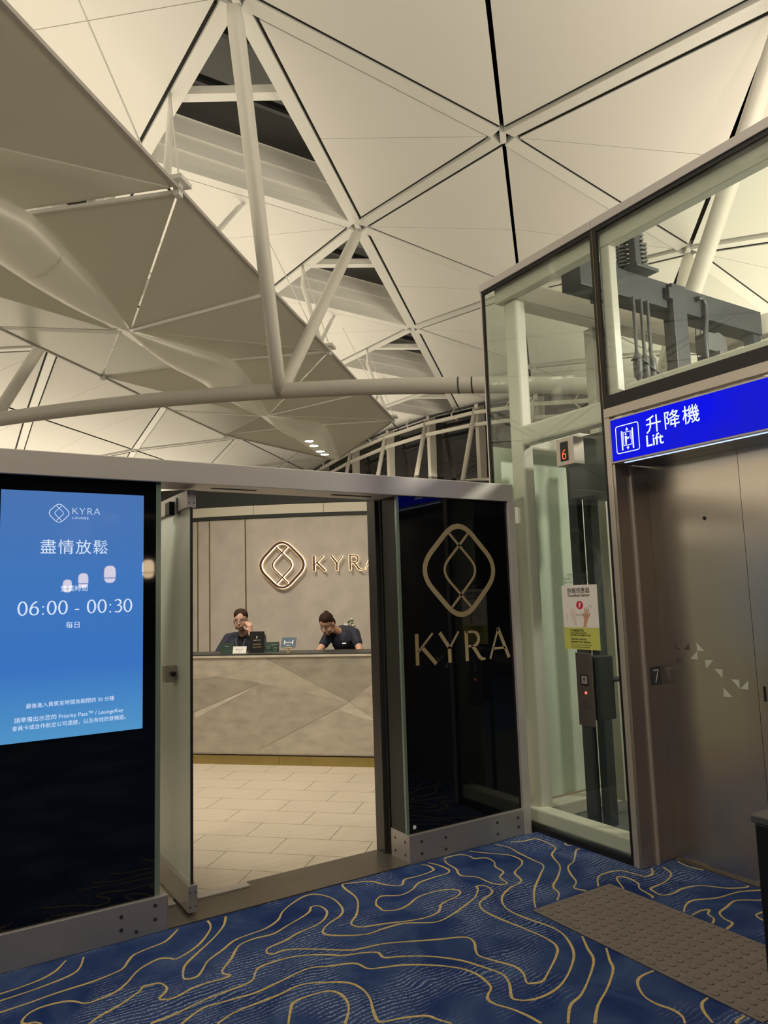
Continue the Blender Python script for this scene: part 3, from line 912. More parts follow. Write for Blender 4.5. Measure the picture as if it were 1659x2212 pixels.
box('base_rail', (2.532, DY, 0.0), (3.452, DY + 0.21, 0.168), 'alu_rail', wf, 0.003)
box('end_post', (3.4525, DY - 0.002, 0.0), (3.515, DY + 0.07, 2.241), 'alu', wf, 0.003)
box('glass_panel', (2.548, DY + 0.02, 0.168), (3.452, DY + 0.034, 2.242), 'black_glass', wf)
box('glass_margin', (2.528, DY + 0.018, 0.168), (2.5475, DY + 0.036, 2.242), 'glass_edge', wf)
box('side_panel', (2.535, DY + 0.037, 0.168), (2.547, DY + 0.20, 2.242), 'smoke_glass', wf)
box('door_jamb', (2.506, DY + 0.245, 0.0), (2.57, DY + 0.345, 2.242), 'dark_frame', wf, 0.003)
box('jamb_seal', (2.53, DY + 0.212, 0.0), (2.545, DY + 0.244, 2.242), 'dark_line', wf)
for x, z in ((0.86, 0.115), (1.02, 0.13), (0.86, 0.055), (1.02, 0.065), (0.93, 0.03), (2.62, 0.12), (2.80, 0.11), (2.62, 0.05), (2.80, 0.04), (3.22, 0.12), (3.22, 0.05), (3.40, 0.12), (3.40, 0.06)):
    MB().lathe([(0.009, 0), (0.009, 0.002)], (x, DY, z), 12, (0, -1, 0)).build('rivet', 'dark_frame', wf)
for y, z in ((DY + 0.05, 0.12), (DY + 0.16, 0.12), (DY + 0.05, 0.045), (DY + 0.16, 0.045)):
    MB().lathe([(0.008, 0), (0.008, 0.002)], (2.532, y, z), 12, (-1, 0, 0)).build('rivet', 'dark_frame', wf)
MB().lathe([(0.012, 0), (0.012, 0.002)], (2.585, DY + 0.02, 0.205), 12, (0, -1, 0)).build('rivet', 'white', wf)
# gold emblem and wordmark on the right panel
kyra_logo(SF, 3.02, 1.765, 0.290, 0.034, 'gold', wf, 'emblem', 0.001, 0.0008, 0.296, 0.017)
for ch, x in (('K', 2.640), ('Y', 2.828), ('R', 3.036), ('A', 3.243)):
    kyra_letter(ch, SF, x, 1.168, 0.195, 'gold', wf, th=0.135, tn=0.075)
# threshold
th = box('threshold_plate', (1.085, DY + 0.002, -0.004), (2.531, DY + 0.345, 0.006), 'threshold', wf)
box('floor_cover', (1.30, DY + 0.262, 0.0062), (1.62, DY + 0.335, 0.012), 'alu', wf)
box('floor_cover', (1.11, DY + 0.262, 0.0062), (1.20, DY + 0.335, 0.012), 'alu', wf)

# ---- folding door leaf standing open into the lounge
d1 = empty('door_1', (1.235, 4.4, 0.02), 'frosted green glass door leaf folded open beside the left panel', 'door', kind='structure')
box('leaf_glass', (1.226, 3.952, 0.155), (1.238, 4.95, 2.125), 'frost', d1)
box('edge_seal', (1.2265, 3.942, 0.155), (1.2395, 3.9515, 2.125), 'dark_line', d1)
box('top_rail', (1.208, 3.940, 2.1255), (1.256, 4.95, 2.222), 'alu', d1, 0.002)
box('bottom_rail', (1.208, 3.925, 0.022), (1.256, 4.95, 0.1545), 'alu_rail', d1, 0.002)
cl = box('door_closer', (1.172, 4.16, 2.105), (1.2075, 4.25, 2.185), 'dark_line', d1, 0.006)
box('closer_bracket', (1.200, 4.12, 2.11), (1.2075, 4.159, 2.20), 'alu', d1)
hd = box('lock_case', (1.165, 4.20, 1.165), (1.2255, 4.27, 1.26), 'steel_light', d1, 0.003)
MB().lathe([(0.013, 0), (0.013, 0.028), (0.010, 0.03)], (1.205, 4.20, 1.212), 14, (0, -1, 0)).build('thumb_turn', 'dark_line', hd)
for z in (0.05, 0.12, 2.15, 2.20):
    for x in (1.218, 1.246):
        MB().lathe([(0.004, 0), (0.004, 0.0015)], (x, 3.925 if z < 1 else 3.940, z), 8, (0, -1, 0)).build('rivet', 'dark_frame', d1)

# ---- information display in the left glass panel
def screen_mat():
    mt = emit_mat('display_blue', (0.05, 0.17, 0.48), 1.0)
    nt = mt.node_tree; b = nt.nodes['Principled BSDF']
    tc = nt.nodes.new('ShaderNodeTexCoord'); sp = nt.nodes.new('ShaderNodeSeparateXYZ')
    cr = nt.nodes.new('ShaderNodeValToRGB')
    e = cr.color_ramp.elements
    e[0].position = 0.0; e[0].color = (0.075, 0.290, 0.560, 1)
    e[1].position = 1.0; e[1].color = (0.060, 0.165, 0.430, 1)
    k = cr.color_ramp.elements.new(0.28); k.color = (0.036, 0.165, 0.520, 1)
    k = cr.color_ramp.elements.new(0.60); k.color = (0.043, 0.170, 0.490, 1)
    nt.links.new(tc.outputs['Generated'], sp.inputs[0])
    nt.links.new(sp.outputs['Z'], cr.inputs[0])
    nt.links.new(cr.outputs[0], b.inputs['Emission Color'])
    return mt
M['screen'] = screen_mat()
M['screen_text'] = emit_mat('display_text', (0.66, 0.76, 0.95), 1.0)
M['bezel'] = mat('display_bezel', (0.004, 0.004, 0.004), 0.1)
ds = empty('display_screen', (0.626, DY, 0.985), 'tall blue information screen with opening hours in the left glass panel', 'screen')
sp_ = box('screen_panel', (0.295, DY + 0.0165, 0.985), (0.958, DY + 0.0195, 2.168), 'screen', ds)
DF = Frame((0, DY + 0.0165, 0), (1, 0, 0), (0, 0, 1), (0, -1, 0))
T = dict(material='screen_text', parent=sp_, h=0.0004, lift=0.0002)
kyra_logo(DF, 0.551, 2.062, 0.044, 0.0032, 'screen_text', sp_, 'emblem', 0.0004, 0.0002, None, 0.0026)
for ch, x in (('K', 0.612), ('Y', 0.645), ('R', 0.682), ('A', 0.714)):
    kyra_letter(ch, DF, x, 2.060, 0.031, 'screen_text', sp_, 0.0004, 0.0002, 0.10, 0.075)
text(DF, 'LOUNGE', 0.613, 2.035, width=0.074, align='LEFT', spacing=1.25, **T)
text(DF, '盡情放鬆', 0.626, 1.868, width=0.310, spacing=1.10, **T)
text(DF, '營業時間', 0.626, 1.681, width=0.123, **T)
text(DF, '每日', 0.622, 1.503, width=0.062, **T)
text(DF, '最後進入貴賓室時間為關閉前 30 分鐘', 0.622, 1.139, width=0.396, **T)
text(DF, '請準備出示您的 Priority Pass™ / LoungeKey', 0.620, 1.077, width=0.487, **T)
text(DF, '會員卡或合作航空公司憑證，以及有效的登機證。', 0.622, 1.042, width=0.508, **T)
# opening hours in a light humanist numeral
def numeral(ch, x, y, H):
    mb = MB(); w = 0.052
    P = lambda L: [(x + q[0]*H, y + q[1]*H) for q in L]
    R = lambda L, ww, c=False: ribbon(mb, DF, P(L), [q*H for q in ww] if isinstance(ww, list) else ww*H, 0.0004, c, 0.0002)
    if ch == '0':
        L = [(0.31+0.265*math.cos(t), 0.5+0.475*math.sin(t)) for t in [2*math.pi*i/28 for i in range(28)]]
        R(L, [0.07+0.06*abs(math.cos(2*math.pi*i/28)) for i in range(28)], True)
    elif ch == '6':
        L = [(0.31+0.26*math.cos(t), 0.31+0.285*math.sin(t)) for t in [2*math.pi*i/24 for i in range(24)]]
        R(L, [0.07+0.06*abs(math.cos(2*math.pi*i/24)) for i in range(24)], True)
        R(catmull([(0.50, 0.96), (0.34, 0.90), (0.17, 0.72), (0.065, 0.45), (0.055, 0.30)], 5), 0.10)
    elif ch == '3':
        R(catmull([(0.07, 0.87), (0.20, 0.95), (0.36, 0.95), (0.48, 0.84), (0.47, 0.68), (0.36, 0.57), (0.22, 0.53)], 5), [0.075]*8+[0.115]*15+[0.075]*8)
        R(catmull([(0.22, 0.53), (0.40, 0.52), (0.53, 0.40), (0.54, 0.24), (0.42, 0.08), (0.24, 0.03), (0.06, 0.08)], 5), [0.075]*8+[0.115]*15+[0.075]*8)
    elif ch == ':':
        for cy in (0.06, 0.58):
            R([(0.14+0.035*math.cos(t), cy+0.035*math.sin(t)) for t in [2*math.pi*i/12 for i in range(12)]], 0.055, True)
    elif ch == '-':
        R([(0.0, 0.32), (0.30, 0.32)], 0.085)
    return fix_normals(mb.build('numeral', 'screen_text', sp_))
xx = 0.379
for ch, adv in (('0', 0.050), ('6', 0.050), (':', 0.027), ('0', 0.050), ('0', 0.050), (' ', 0.025), ('-', 0.022), (' ', 0.034), ('0', 0.050), ('0', 0.050), (':', 0.027), ('3', 0.047), ('0', 0.05)):
    if ch != ' ': numeral(ch, xx, 1.569, 0.066)
    xx += adv

# ================================================================== LOUNGE
# ---- curved back wall
def wall_b(a): return 8.44 + 0.07 * max(0.0, a + 4.37) ** 2
lw = empty('wall_lounge', W(-3.2, 8.6, 0), 'curved beige plaster wall behind the reception counter', 'wall', kind='structure')
def wall_strip(name, a0, a1, z0, z1, material, off=0.0, thick=0.06, parent=lw, n=None):
    n = n or max(2, int((a1-a0)/0.15)); mb = MB()
    for i in range(n+1):
        a = a0 + (a1-a0)*i/n; b = wall_b(a) + off
        mb.v += [W(a, b, z0), W(a, b, z1), W(a, b+thick, z1), W(a, b+thick, z0)]
    for i in range(n):
        q = i*4
        for e in range(4):
            mb.f.append([q+e, q+(e+1) % 4, q+4+(e+1) % 4, q+4+e]); mb.sm.append(False)
    mb.f.append([0, 1, 2, 3]); mb.sm.append(False); mb.f.append([n*4+3, n*4+2, n*4+1, n*4]); mb.sm.append(False)
    return fix_normals(mb.build(name, material, parent))
lines_a = [-7.2, -4.335, -4.175, -3.705, -1.2, 0.6]
for a0, a1 in zip(lines_a, lines_a[1:]):
    wall_strip('wall_panel', a0+0.009, a1-0.009, 0.0, 2.628, 'wall')
    if a1 < 0.5: wall_strip('brass_strip', a1-0.009, a1+0.009, 0.0, 2.628, 'brass', 0.004, n=1)
wall_strip('black_trim', -7.2, 0.6, 2.630, 2.674, 'charcoal', -0.01)  # black trim line between plaster and band
seams = [-6.4, -5.48, -4.56, -3.60, -2.73, -1.85, -0.9, 0.6]
for a0, a1 in zip(seams, seams[1:]):
    wall_strip('band_panel', a0+0.003, a1-0.003, 2.675, 2.79, 'band', 0.0)
wall_strip('dark_bulkhead', -7.2, 0.6, 2.80, 3.05, 'charcoal', 0.02)

# ---- back-lit sign on the wall: thin bronze shapes stand off a glowing backing
bs = empty('wall_sign', W(-2.85, wall_b(-2.85), 2.03), 'bronze emblem and letters glowing warmly on the lounge wall', 'sign')
def sign_frame(a):
    p0, p1 = W(a-0.2, wall_b(a-0.2), 0), W(a+0.2, wall_b(a+0.2), 0)
    r = (p1-p0).normalized(); n = Vector((r.y, -r.x, 0))
    if n.dot(BX) > 0: n = -n
    return Frame(W(a, wall_b(a), 0) + n*0.002, r, (0, 0, 1), n)
fr = sign_frame(-3.24)
kyra_logo(fr, 0, 2.035, 0.268, 0.026, 'bronze', bs, 'emblem', 0.012, 0.030, 0.275, 0.014)
kyra_logo(fr, 0, 2.035, 0.271, 0.033, 'halo', bs, 'halo_light', 0.004, 0.001, 0.278, 0.022)
for ch, a in (('K', -2.865), ('Y', -2.655), ('R', -2.437), ('A', -2.25)):
    fr = sign_frame(a)
    kyra_letter(ch, fr, 0, 1.945, 0.185, 'bronze', bs, 0.012, 0.030)
    kyra_letter(ch, fr, 0, 1.945, 0.185, 'halo', bs, 0.004, 0.001, 0.145, 0.092, 'halo_light')
# ---- wall plate behind the staff
wp = MB().obox(W(-2.49, wall_b(-2.49)-0.008, 1.275), AX*0.022, BX*0.007, ZX*0.022).build('wall_switch', 'white')
tag(wp, 'small white switch on the beige wall beside the bending woman', 'switch')

# ---- reception counter
CB = 6.95
ct = empty('reception_counter', W(-2.7, CB + 0.2, 0), 'pale veined stone reception counter with dark top and brass kick plate', 'counter')
CF = Frame(W(0, CB, 0), AX, ZX, -BX)
def cbox(name, a0, a1, b0, b1, z0, z1, material, parent=ct, bevel=0.0):
    return MB().obox(W((a0+a1)/2, (b0+b1)/2, (z0+z1)/2), AX*(a1-a0)/2, BX*(b1-b0)/2, ZX*(z1-z0)/2).build(name, material, parent, bevel)
CA0, CA1 = -5.9, 0.35
cbox('stone_body', CA0, CA1, CB + 0.012, CB + 0.34, 0.115, 1.045, 'stone')
cbox('stone_lip', CA0, CA1, CB + 0.006, CB + 0.35, 0.105, 0.1149, 'stone4')
for a0, a1 in ((CA0, -2.72), (-2.717, CA1)):
    cbox('brass_kick', a0, a1, CB + 0.03, CB + 0.06, 0.0, 0.088, 'brass')
cbox('shadow_gap', CA0, CA1, CB + 0.035, CB + 0.30, 0.088, 0.105, 'dark_line')
cbox('edge_strip', CA0, CA1, CB + 0.0, CB + 0.36, 1.0451, 1.066, 'stone2')
cbox('dark_top', CA0, CA1, CB + 0.012, CB + 0.46, 1.0661, 1.080, 'charcoal', bevel=0.002)
cbox('work_desk', CA0, CA1, CB + 0.46, CB + 0.64, 0.86, 0.90, 'charcoal')
# facets of the stone front (a, z in metres)
def cz(x, y):   # outlines measured on the counter front
    return (-3.61 + (x-252)*(1.90/1247.0), 1.045 - (y-1330)*(0.925/660.0))
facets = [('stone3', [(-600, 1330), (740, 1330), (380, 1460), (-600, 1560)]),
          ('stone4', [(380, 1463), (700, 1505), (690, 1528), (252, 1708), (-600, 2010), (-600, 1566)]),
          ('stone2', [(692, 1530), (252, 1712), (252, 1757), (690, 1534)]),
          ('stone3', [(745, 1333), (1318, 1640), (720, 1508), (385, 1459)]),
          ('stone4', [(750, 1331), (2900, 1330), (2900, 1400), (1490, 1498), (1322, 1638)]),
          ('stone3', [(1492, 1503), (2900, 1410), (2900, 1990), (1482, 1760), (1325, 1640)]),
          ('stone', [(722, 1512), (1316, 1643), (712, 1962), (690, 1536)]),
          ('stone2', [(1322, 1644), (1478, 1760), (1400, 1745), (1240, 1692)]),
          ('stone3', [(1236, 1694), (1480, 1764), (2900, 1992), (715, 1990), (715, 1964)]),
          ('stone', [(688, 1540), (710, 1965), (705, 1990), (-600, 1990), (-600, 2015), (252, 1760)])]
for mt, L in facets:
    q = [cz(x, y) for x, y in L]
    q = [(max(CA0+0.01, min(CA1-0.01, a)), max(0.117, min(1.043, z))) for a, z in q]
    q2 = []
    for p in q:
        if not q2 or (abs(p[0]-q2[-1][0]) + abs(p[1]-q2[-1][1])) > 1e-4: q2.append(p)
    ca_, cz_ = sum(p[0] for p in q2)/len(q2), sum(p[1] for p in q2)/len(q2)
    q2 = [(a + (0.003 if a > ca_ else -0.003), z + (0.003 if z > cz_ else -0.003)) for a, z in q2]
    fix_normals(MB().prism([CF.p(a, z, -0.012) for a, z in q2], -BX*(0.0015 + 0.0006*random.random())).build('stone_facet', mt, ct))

# ---- things on the counter
TOPZ = 1.0803
def cframe(a, b, yaw, tilt=0.0):
    r = (AX*math.cos(yaw) + BX*math.sin(yaw)); n0 = (-BX*math.cos(yaw) + AX*math.sin(yaw))
    u = (ZX*math.cos(tilt) - n0*math.sin(tilt)); n = (n0*math.cos(tilt) + ZX*math.sin(tilt))
    return Frame(W(a, b, TOPZ), r, u, n)
def fbox(mb, fr, x0, x1, y0, y1, h0, h1):
    c = fr.p((x0+x1)/2, (y0+y1)/2, (h0+h1)/2)
    return mb.obox(c, fr.r*(x1-x0)/2, fr.u*(y1-y0)/2, fr.n*(h1-h0)/2)
M['card_green'] = mat('green_card', (0.045, 0.075, 0.065), 0.35)
M['card_white'] = mat('white_card', (0.70, 0.68, 0.64), 0.5)
M['card_black'] = mat('black_card', (0.012, 0.011, 0.010), 0.35)
M['card_blue'] = mat('blue_card', (0.065, 0.11, 0.165), 0.4)
M['pale_print'] = mat('pale_print', (0.35, 0.42, 0.42), 0.5)
M['gold_print'] = mat('gold_print', (0.34, 0.27, 0.13), 0.45, 0.2)
def card(name, label, a, b, yaw, w, h, material, tilt=0.12, foot=True, holder=True):
    fr = cframe(a, b, yaw, tilt)
    root = empty(name, W(a, b, TOPZ), label, 'counter sign')
    cd = fbox(MB(), fr, -w/2, w/2, 0.004, h, 0, 0.004).build('card', material, root)
    if holder:
        fbox(MB(), fr, -w/2-0.004, w/2+0.004, 0.003, h+0.004, 0.0045, 0.0065).build('acrylic_front', 'clear', root)
    f2 = cframe(a, b, yaw)
    fbox(MB(), f2, -w/2, w/2, 0, 0.003, -0.05, 0.012).build('foot', 'clear' if holder else material, root)
    return cd, fr
root, fr = card('acrylic_sign', 'dark green acrylic card sign at the left end, before the woman with glasses', -3.325, 7.11, 0.05, 0.155, 0.105, 'card_green')
mb = MB(); ribbon(mb, fr, [(-0.022, 0.068), (0.022, 0.068)], 0.006, 0.0003, False, 0.007); mb.build('print', 'pale_print', root)
root, fr = card('tent_card', 'small white card with black handwriting on the counter', -3.165, 7.06, 0.04, 0.145, 0.072, 'card_white', 0.3, holder=False)
mb = MB()
ribbon(mb, fr, catmull([(-0.04, 0.035), (-0.028, 0.052), (-0.033, 0.030), (-0.018, 0.040), (-0.012, 0.034), (-0.004, 0.040), (0.004, 0.034), (0.012, 0.040), (0.02, 0.032), (0.03, 0.042), (0.035, 0.046)], 4), 0.0018, 0.0003, False, 0.0045)
ribbon(mb, fr, [(-0.012, 0.016), (0.012, 0.016)], 0.002, 0.0003, False, 0.0045)
mb.build('handwriting', 'ink', root)
root, fr = card('standing_placard', 'tall black placard with gold print on the counter', -3.005, 7.13, 0.10, 0.155, 0.215, 'card_black', 0.1, holder=False)
text(fr, 'P', 0, 0.142, size=0.034, material='white', parent=root, h=0.0003, lift=0.0045)
text(fr, 'PRIORITY PASS', 0, 0.122, width=0.075, material='white', parent=root, h=0.0003, lift=0.0045)
text(fr, 'MEMBERS', 0, 0.076, width=0.088, material='gold_print', parent=root, h=0.0003, lift=0.0045)
text(fr, 'WELCOME', 0, 0.050, width=0.095, material='gold_print', parent=root, h=0.0003, lift=0.0045)
root, fr = card('acrylic_sign', 'dark green acrylic card sign right of the tall black placard', -2.835, 7.12, 0.03, 0.150, 0.105, 'card_green')
mb = MB()
for x0, x1, y in ((-0.005, 0.06, 0.074), (0.01, 0.055, 0.045), (0.02, 0.05, 0.022)):
    ribbon(mb, fr, [(x0, y), (x1, y)], 0.004, 0.0003, False, 0.007)
ribbon(mb, fr, [(-0.035+0.012*math.cos(t), 0.05+0.014*math.sin(t)) for t in [2*math.pi*i/14 for i in range(14)]], 0.0025, 0.0003, True, 0.007)
mb.build('print', 'pale_print', root)
root = empty('brass_sign_stand', W(-2.655, 7.12, TOPZ), 'tilted slate blue plaque with a white key on a round brass stand', 'counter sign')
MB().lathe([(0.038, 0), (0.038, 0.006), (0.012, 0.009), (0.004, 0.014), (0.004, 0.04), (0.004, 0.05)], W(-2.655, 7.12, TOPZ), 20).build('stand', 'brass', root)
fr = Frame(W(-2.66, 7.115, TOPZ+0.045), AX, (ZX*0.94 + BX*0.30 + AX*0.06).normalized(), (-BX*0.95 + ZX*0.3).normalized())
fbox(MB(), fr, -0.076, 0.076, 0.0, 0.105, 0, 0.005).build('plaque', 'card_blue', root)
fbox(MB(), fr, -0.05, 0.05, -0.006, 0.0, -0.004, 0.014).build('ledge', 'brass', root)
mb = MB()
ribbon(mb, fr, [(-0.045, 0.055), (0.045, 0.055)], 0.006, 0.0004, False, 0.0055)
for sx in (-1, 1):
    ribbon(mb, fr, [(sx*0.05, 0.038), (sx*0.042, 0.045), (sx*0.042, 0.066), (sx*0.05, 0.074)], 0.010, 0.0004, False, 0.0055)
ribbon(mb, fr, [(-0.025, 0.024), (0.025, 0.024)], 0.004, 0.0004, False, 0.0055)
mb.build('key_print', 'white', root)

# ---- vase of small flowers behind the bending woman
M['leaf'] = mat('flower_leaf', (0.10, 0.14, 0.045), 0.6)
M['petal'] = mat('flower_petal', (0.75, 0.73, 0.62), 0.6)
M['vase'] = mat('vase_glass', (0.35, 0.35, 0.32), 0.2)
vb = W(-2.33, 8.29, 0.90)
bk = cbox('back_ledge', -5.5, -1.9, 8.19, 8.40, 0.0, 0.90, 'charcoal', None)
tag(bk, 'low dark ledge unit along the wall behind the staff', 'cabinet')
vs = empty('flower_vase', vb, 'little vase of white flowers behind the bending woman', 'vase')
MB().lathe([(0.035, 0), (0.05, 0.05), (0.045, 0.13), (0.028, 0.19), (0.034, 0.21)], vb, 18).build('vase', 'vase', vs)
for i in range(9):
    g = random.uniform(0, 6.28); rr = random.uniform(0.03, 0.10)
    tip = vb + Vector((rr*math.cos(g), rr*math.sin(g), 0.36 + random.uniform(0, 0.12)))
    MB().tube([vb + ZX*0.2, (vb + ZX*0.2).lerp(tip, 0.6) + ZX*0.02, tip], 0.003, 5).build('stem', 'leaf', vs)
    MB().lathe([(0.002, -0.008), (0.016, 0.0), (0.012, 0.01), (0.002, 0.014)], tip, 8).build('flower' if i % 2 else 'leaf', 'petal' if i % 2 else 'leaf', vs)

# ================================================================== LIFT
wr = empty('wall_right', (LX, 3.0, 0), 'glass lift enclosure with cream frame and silver cap', 'lift enclosure', kind='structure')
LF = Frame((LX, 0, 0), (0, -1, 0), (0, 0, 1), (-1, 0, 0))      # x runs to the viewer's right (-Y)
Y_FAR, Y_M, Y_R = 4.145, 3.045, 0.9
SX1 = 6.3
# cap, gaskets and panes of the front
box('cap_rail', (LX - 0.012, Y_M + 0.002, 3.905), (LX + 0.05, Y_FAR + 0.012, 3.962), 'alu', wr, 0.003)
box('cap_rail', (LX - 0.012, Y_R, 3.905), (LX + 0.05, Y_M - 0.002, 3.962), 'alu', wr, 0.003)
for y0, y1, z0, z1 in ((Y_M + 0.02, Y_FAR - 0.015, 0.035, 3.878), (Y_R, Y_M - 0.032, 2.80, 3.878)):
    box('glass_pane', (LX + 0.004, y0, z0), (LX + 0.014, y1, z1), 'glass', wr)
def seal(y0, y1, z0, z1): box('gasket', (LX, y0, z0), (LX + 0.02, y1, z1), 'gasket', wr)
seal(Y_M + 0.02, Y_FAR, 3.878, 3.904); seal(Y_FAR - 0.015, Y_FAR, 0.0, 3.877); seal(Y_M, Y_M + 0.0198, 0.0, 3.9)
seal(Y_M + 0.02, Y_FAR - 0.0155, 0.0, 0.034)
seal(Y_R, Y_M - 0.032, 3.878, 3.904); seal(Y_M - 0.032, Y_M - 0.004, 2.722, 3.9); seal(Y_R, Y_M - 0.0322, 2.722, 2.799)
box('cover_strip', (LX - 0.002, Y_M - 0.0038, 2.722), (LX + 0.018, Y_M - 0.0002, 3.9), 'brass', wr)
box('edge_trim', (LX - 0.004, Y_FAR + 0.0002, 0.0), (LX + 0.022, Y_FAR + 0.012, 3.904), 'alu', wr)
# side of the enclosure towards the lounge: clear above, mint below
box('glass_pane', (LX + 0.03, 4.13, 2.70), (SX1, 4.14, 3.90), 'glass', wr)
box('mint_panel', (LX + 0.03, 4.125, 0.10), (SX1, 4.14, 2.695), 'mint', wr)
box('glass_pane', (SX1, 0.95, 2.7), (SX1 + 0.01, 4.12, 3.9), 'glass', wr)
box('mint_panel', (SX1, 0.95, 0.0), (SX1 + 0.015, 4.12, 2.695), 'mint', wr)
# cream steel frame
F = lambda n, lo, hi, b=0.018: box(n, lo, hi, 'lift_cream', wr, b)
F('corner_column', (3.64, 3.87, 0.0), (3.745, 4.0, 3.77))
F('corner_column', (3.60, 2.955, 2.72), (3.665, 3.03, 3.777), 0.006)
F('far_column', (4.62, 4.02, 2.84), (4.76, 4.11, 3.77), 0.006)
F('ring_beam', (3.60, 0.95, 3.778), (3.68, 4.05, 3.90), 0.008)
F('ring_beam', (3.69, 3.90, 3.771), (SX1 - 0.02, 4.06, 3.955))
F('ring_beam', (6.12, 0.95, 3.771), (SX1 - 0.02, 3.899, 3.955))
F('transom', (3.63, 3.04, 2.66), (3.73, 3.869, 2.805))
F('transom', (3.63, 0.95, 2.70), (3.74, 2.929, 2.86), 0.012)
F('transom', (3.746, 3.95, 2.66), (SX1 - 0.02, 4.10, 2.84))
F('sill_beam', (3.585, 3.05, 0.045), (3.70, 4.06, 0.14), 0.012)
F('sill_beam', (3.701, 3.96, 0.0), (SX1 - 0.02, 4.10, 0.10), 0.012)
box('pit_floor', (3.60, 3.05, -0.02), (SX1 - 0.02, 4.10, 0.006), 'lift_grey', wr)
box('pit_floor', (3.90, 0.95, -0.02), (SX1 - 0.02, 3.049, 0.006), 'lift_grey', wr)
# guide rails and door-operator housing behind the glass
G = lambda n, lo, hi, m_='lift_dark': box(n, lo, hi, m_, wr)
G('guide_rail', (3.93, 3.66, 0.01), (3.985, 3.74, 2.66))
G('guide_rail', (4.00, 3.60, 0.01), (4.08, 3.665, 2.66))
G('guide_rail', (4.30, 3.72, 0.10), (4.335, 3.80, 2.66), 'lift_cream')
G('guide_rail', (4.35, 3.70, 0.10), (4.375, 3.80, 2.66), 'lift_grey')
G('operator_housing', (3.80, 3.08, 2.24), (4.3, 3.59, 2.655), 'lift_grey')
G('far_rail', (4.765, 3.99, 2.84), (4.81, 4.06, 3.77), 'lift_grey')
MB().tube([(3.70, 3.25, 1.04), (3.80, 3.17, 1.05), (3.86, 3.13, 0.99), (3.87, 3.115, 0.85), (3.88, 3.10, 0.02)], 0.017, 10).build('cable_conduit', 'lift_grey', wr)

# ---- steel door surround
SR = lambda n, lo, hi, m_='steel_frame', b=0.002: box(n, lo, hi, m_, wr, b)
SR('frame_edge', (LX - 0.004, 3.005, 0.0), (LX + 0.03, Y_M - 0.001, 2.66), 'steel_light')
SR('door_jamb', (LX + 0.0, 2.985, 0.0), (3.68, 3.0045, 2.365))
SR('door_jamb', (3.6805, 2.972, 0.0), (3.70, 3.002, 2.365), 'steel_light')
SR('door_jamb', (3.7005, 2.984, 0.0), (3.86, 3.002, 2.365))
SR('frame_band', (LX - 0.004, Y_R, 2.662), (LX + 0.04, Y_M - 0.001, 2.72), 'steel_light')
SR('door_head', (3.70, Y_R, 2.3655), (3.90, 2.97, 2.64))
SR('door_head', (LX + 0.03, Y_R, 2.3655), (3.6995, 2.984, 2.40))
SR('door_jamb', (LX, 1.70, 0.0), (3.86, 1.79, 2.365))
SR('side_cladding', (LX, 0.0, 0.0), (3.86, 1.698, 2.365))
# number plate on the jamb
pl = box('level_plate', (3.745, 2.981, 1.02), (3.84, 2.9838, 1.13), 'lift_dark', wr)
PF = Frame((3.79, 2.981, 1.075), (1, 0, 0), (0, 0, 1), (0, -1, 0))
mb = MB(); ribbon(mb, PF, [(-0.024, 0.034), (0.022, 0.034), (-0.006, -0.04)], 0.0055, 0.001); fix_normals(mb.build('numeral', 'white', wr))

# ---- lift doors
d2 = empty('door_2', (3.853, 2.38, 0), 'brushed steel lift doors with small pale triangles', 'lift door', kind='structure')
box('door_leaf', (3.853, 2.3765, 0.008), (3.88, 2.9838, 2.364), 'steel', d2)
box('door_leaf', (3.853, 1.79, 0.008), (3.88, 2.3735, 2.364), 'steel', d2)
box('door_gap', (3.858, 2.3736, 0.008), (3.879, 2.3764, 2.364), 'dark_line', d2)
box('sill_plate', (3.83, 1.79, 0.0), (3.90, 2.975, 0.007), 'threshold', d2)
M['tri'] = mat('pale_triangle', (0.50, 0.52, 0.46), 0.5)
M['tri_dark'] = mat('dark_triangle', (0.14, 0.115, 0.095), 0.4, 0.5)
TR = [[(2.729,1.28),(2.681,1.232),(2.729,1.231)],[(2.729,1.228),(2.777,1.184),(2.73,1.182)],[(2.681,1.181),(2.629,1.183),(2.678,1.133)],[(2.627,1.134),(2.577,1.134),(2.579,1.084)],
      [(2.527,1.083),(2.481,1.084),(2.48,1.036)],[(2.477,1.036),(2.427,1.083),(2.43,1.035)],[(2.579,1.033),(2.531,0.986),(2.581,0.984)],
      [(2.875,1.275),(2.836,1.232),(2.874,1.233)],[(2.817,1.233),(2.779,1.276),(2.78,1.233)],[(2.873,1.18),(2.833,1.182),(2.872,1.146)]]
for i, t in enumerate(TR):
    fix_normals(MB().prism([(3.8528, y, z) for y, z in t], (-0.0006, 0, 0)).build('triangle_decal', 'tri' if i < 7 else 'tri_dark', d2))
MB().lathe([(0.012, 0), (0.012, 0.002), (0.006, 0.003), (0.005, 0.0)], (3.853, 2.61, 2.0), 16, (-1, 0, 0)).build('lock_hole', 'dark_frame', d2)
box('recess_pull', (3.8515, 2.33, 0.98), (3.8528, 2.345, 1.06), 'dark_line', d2)

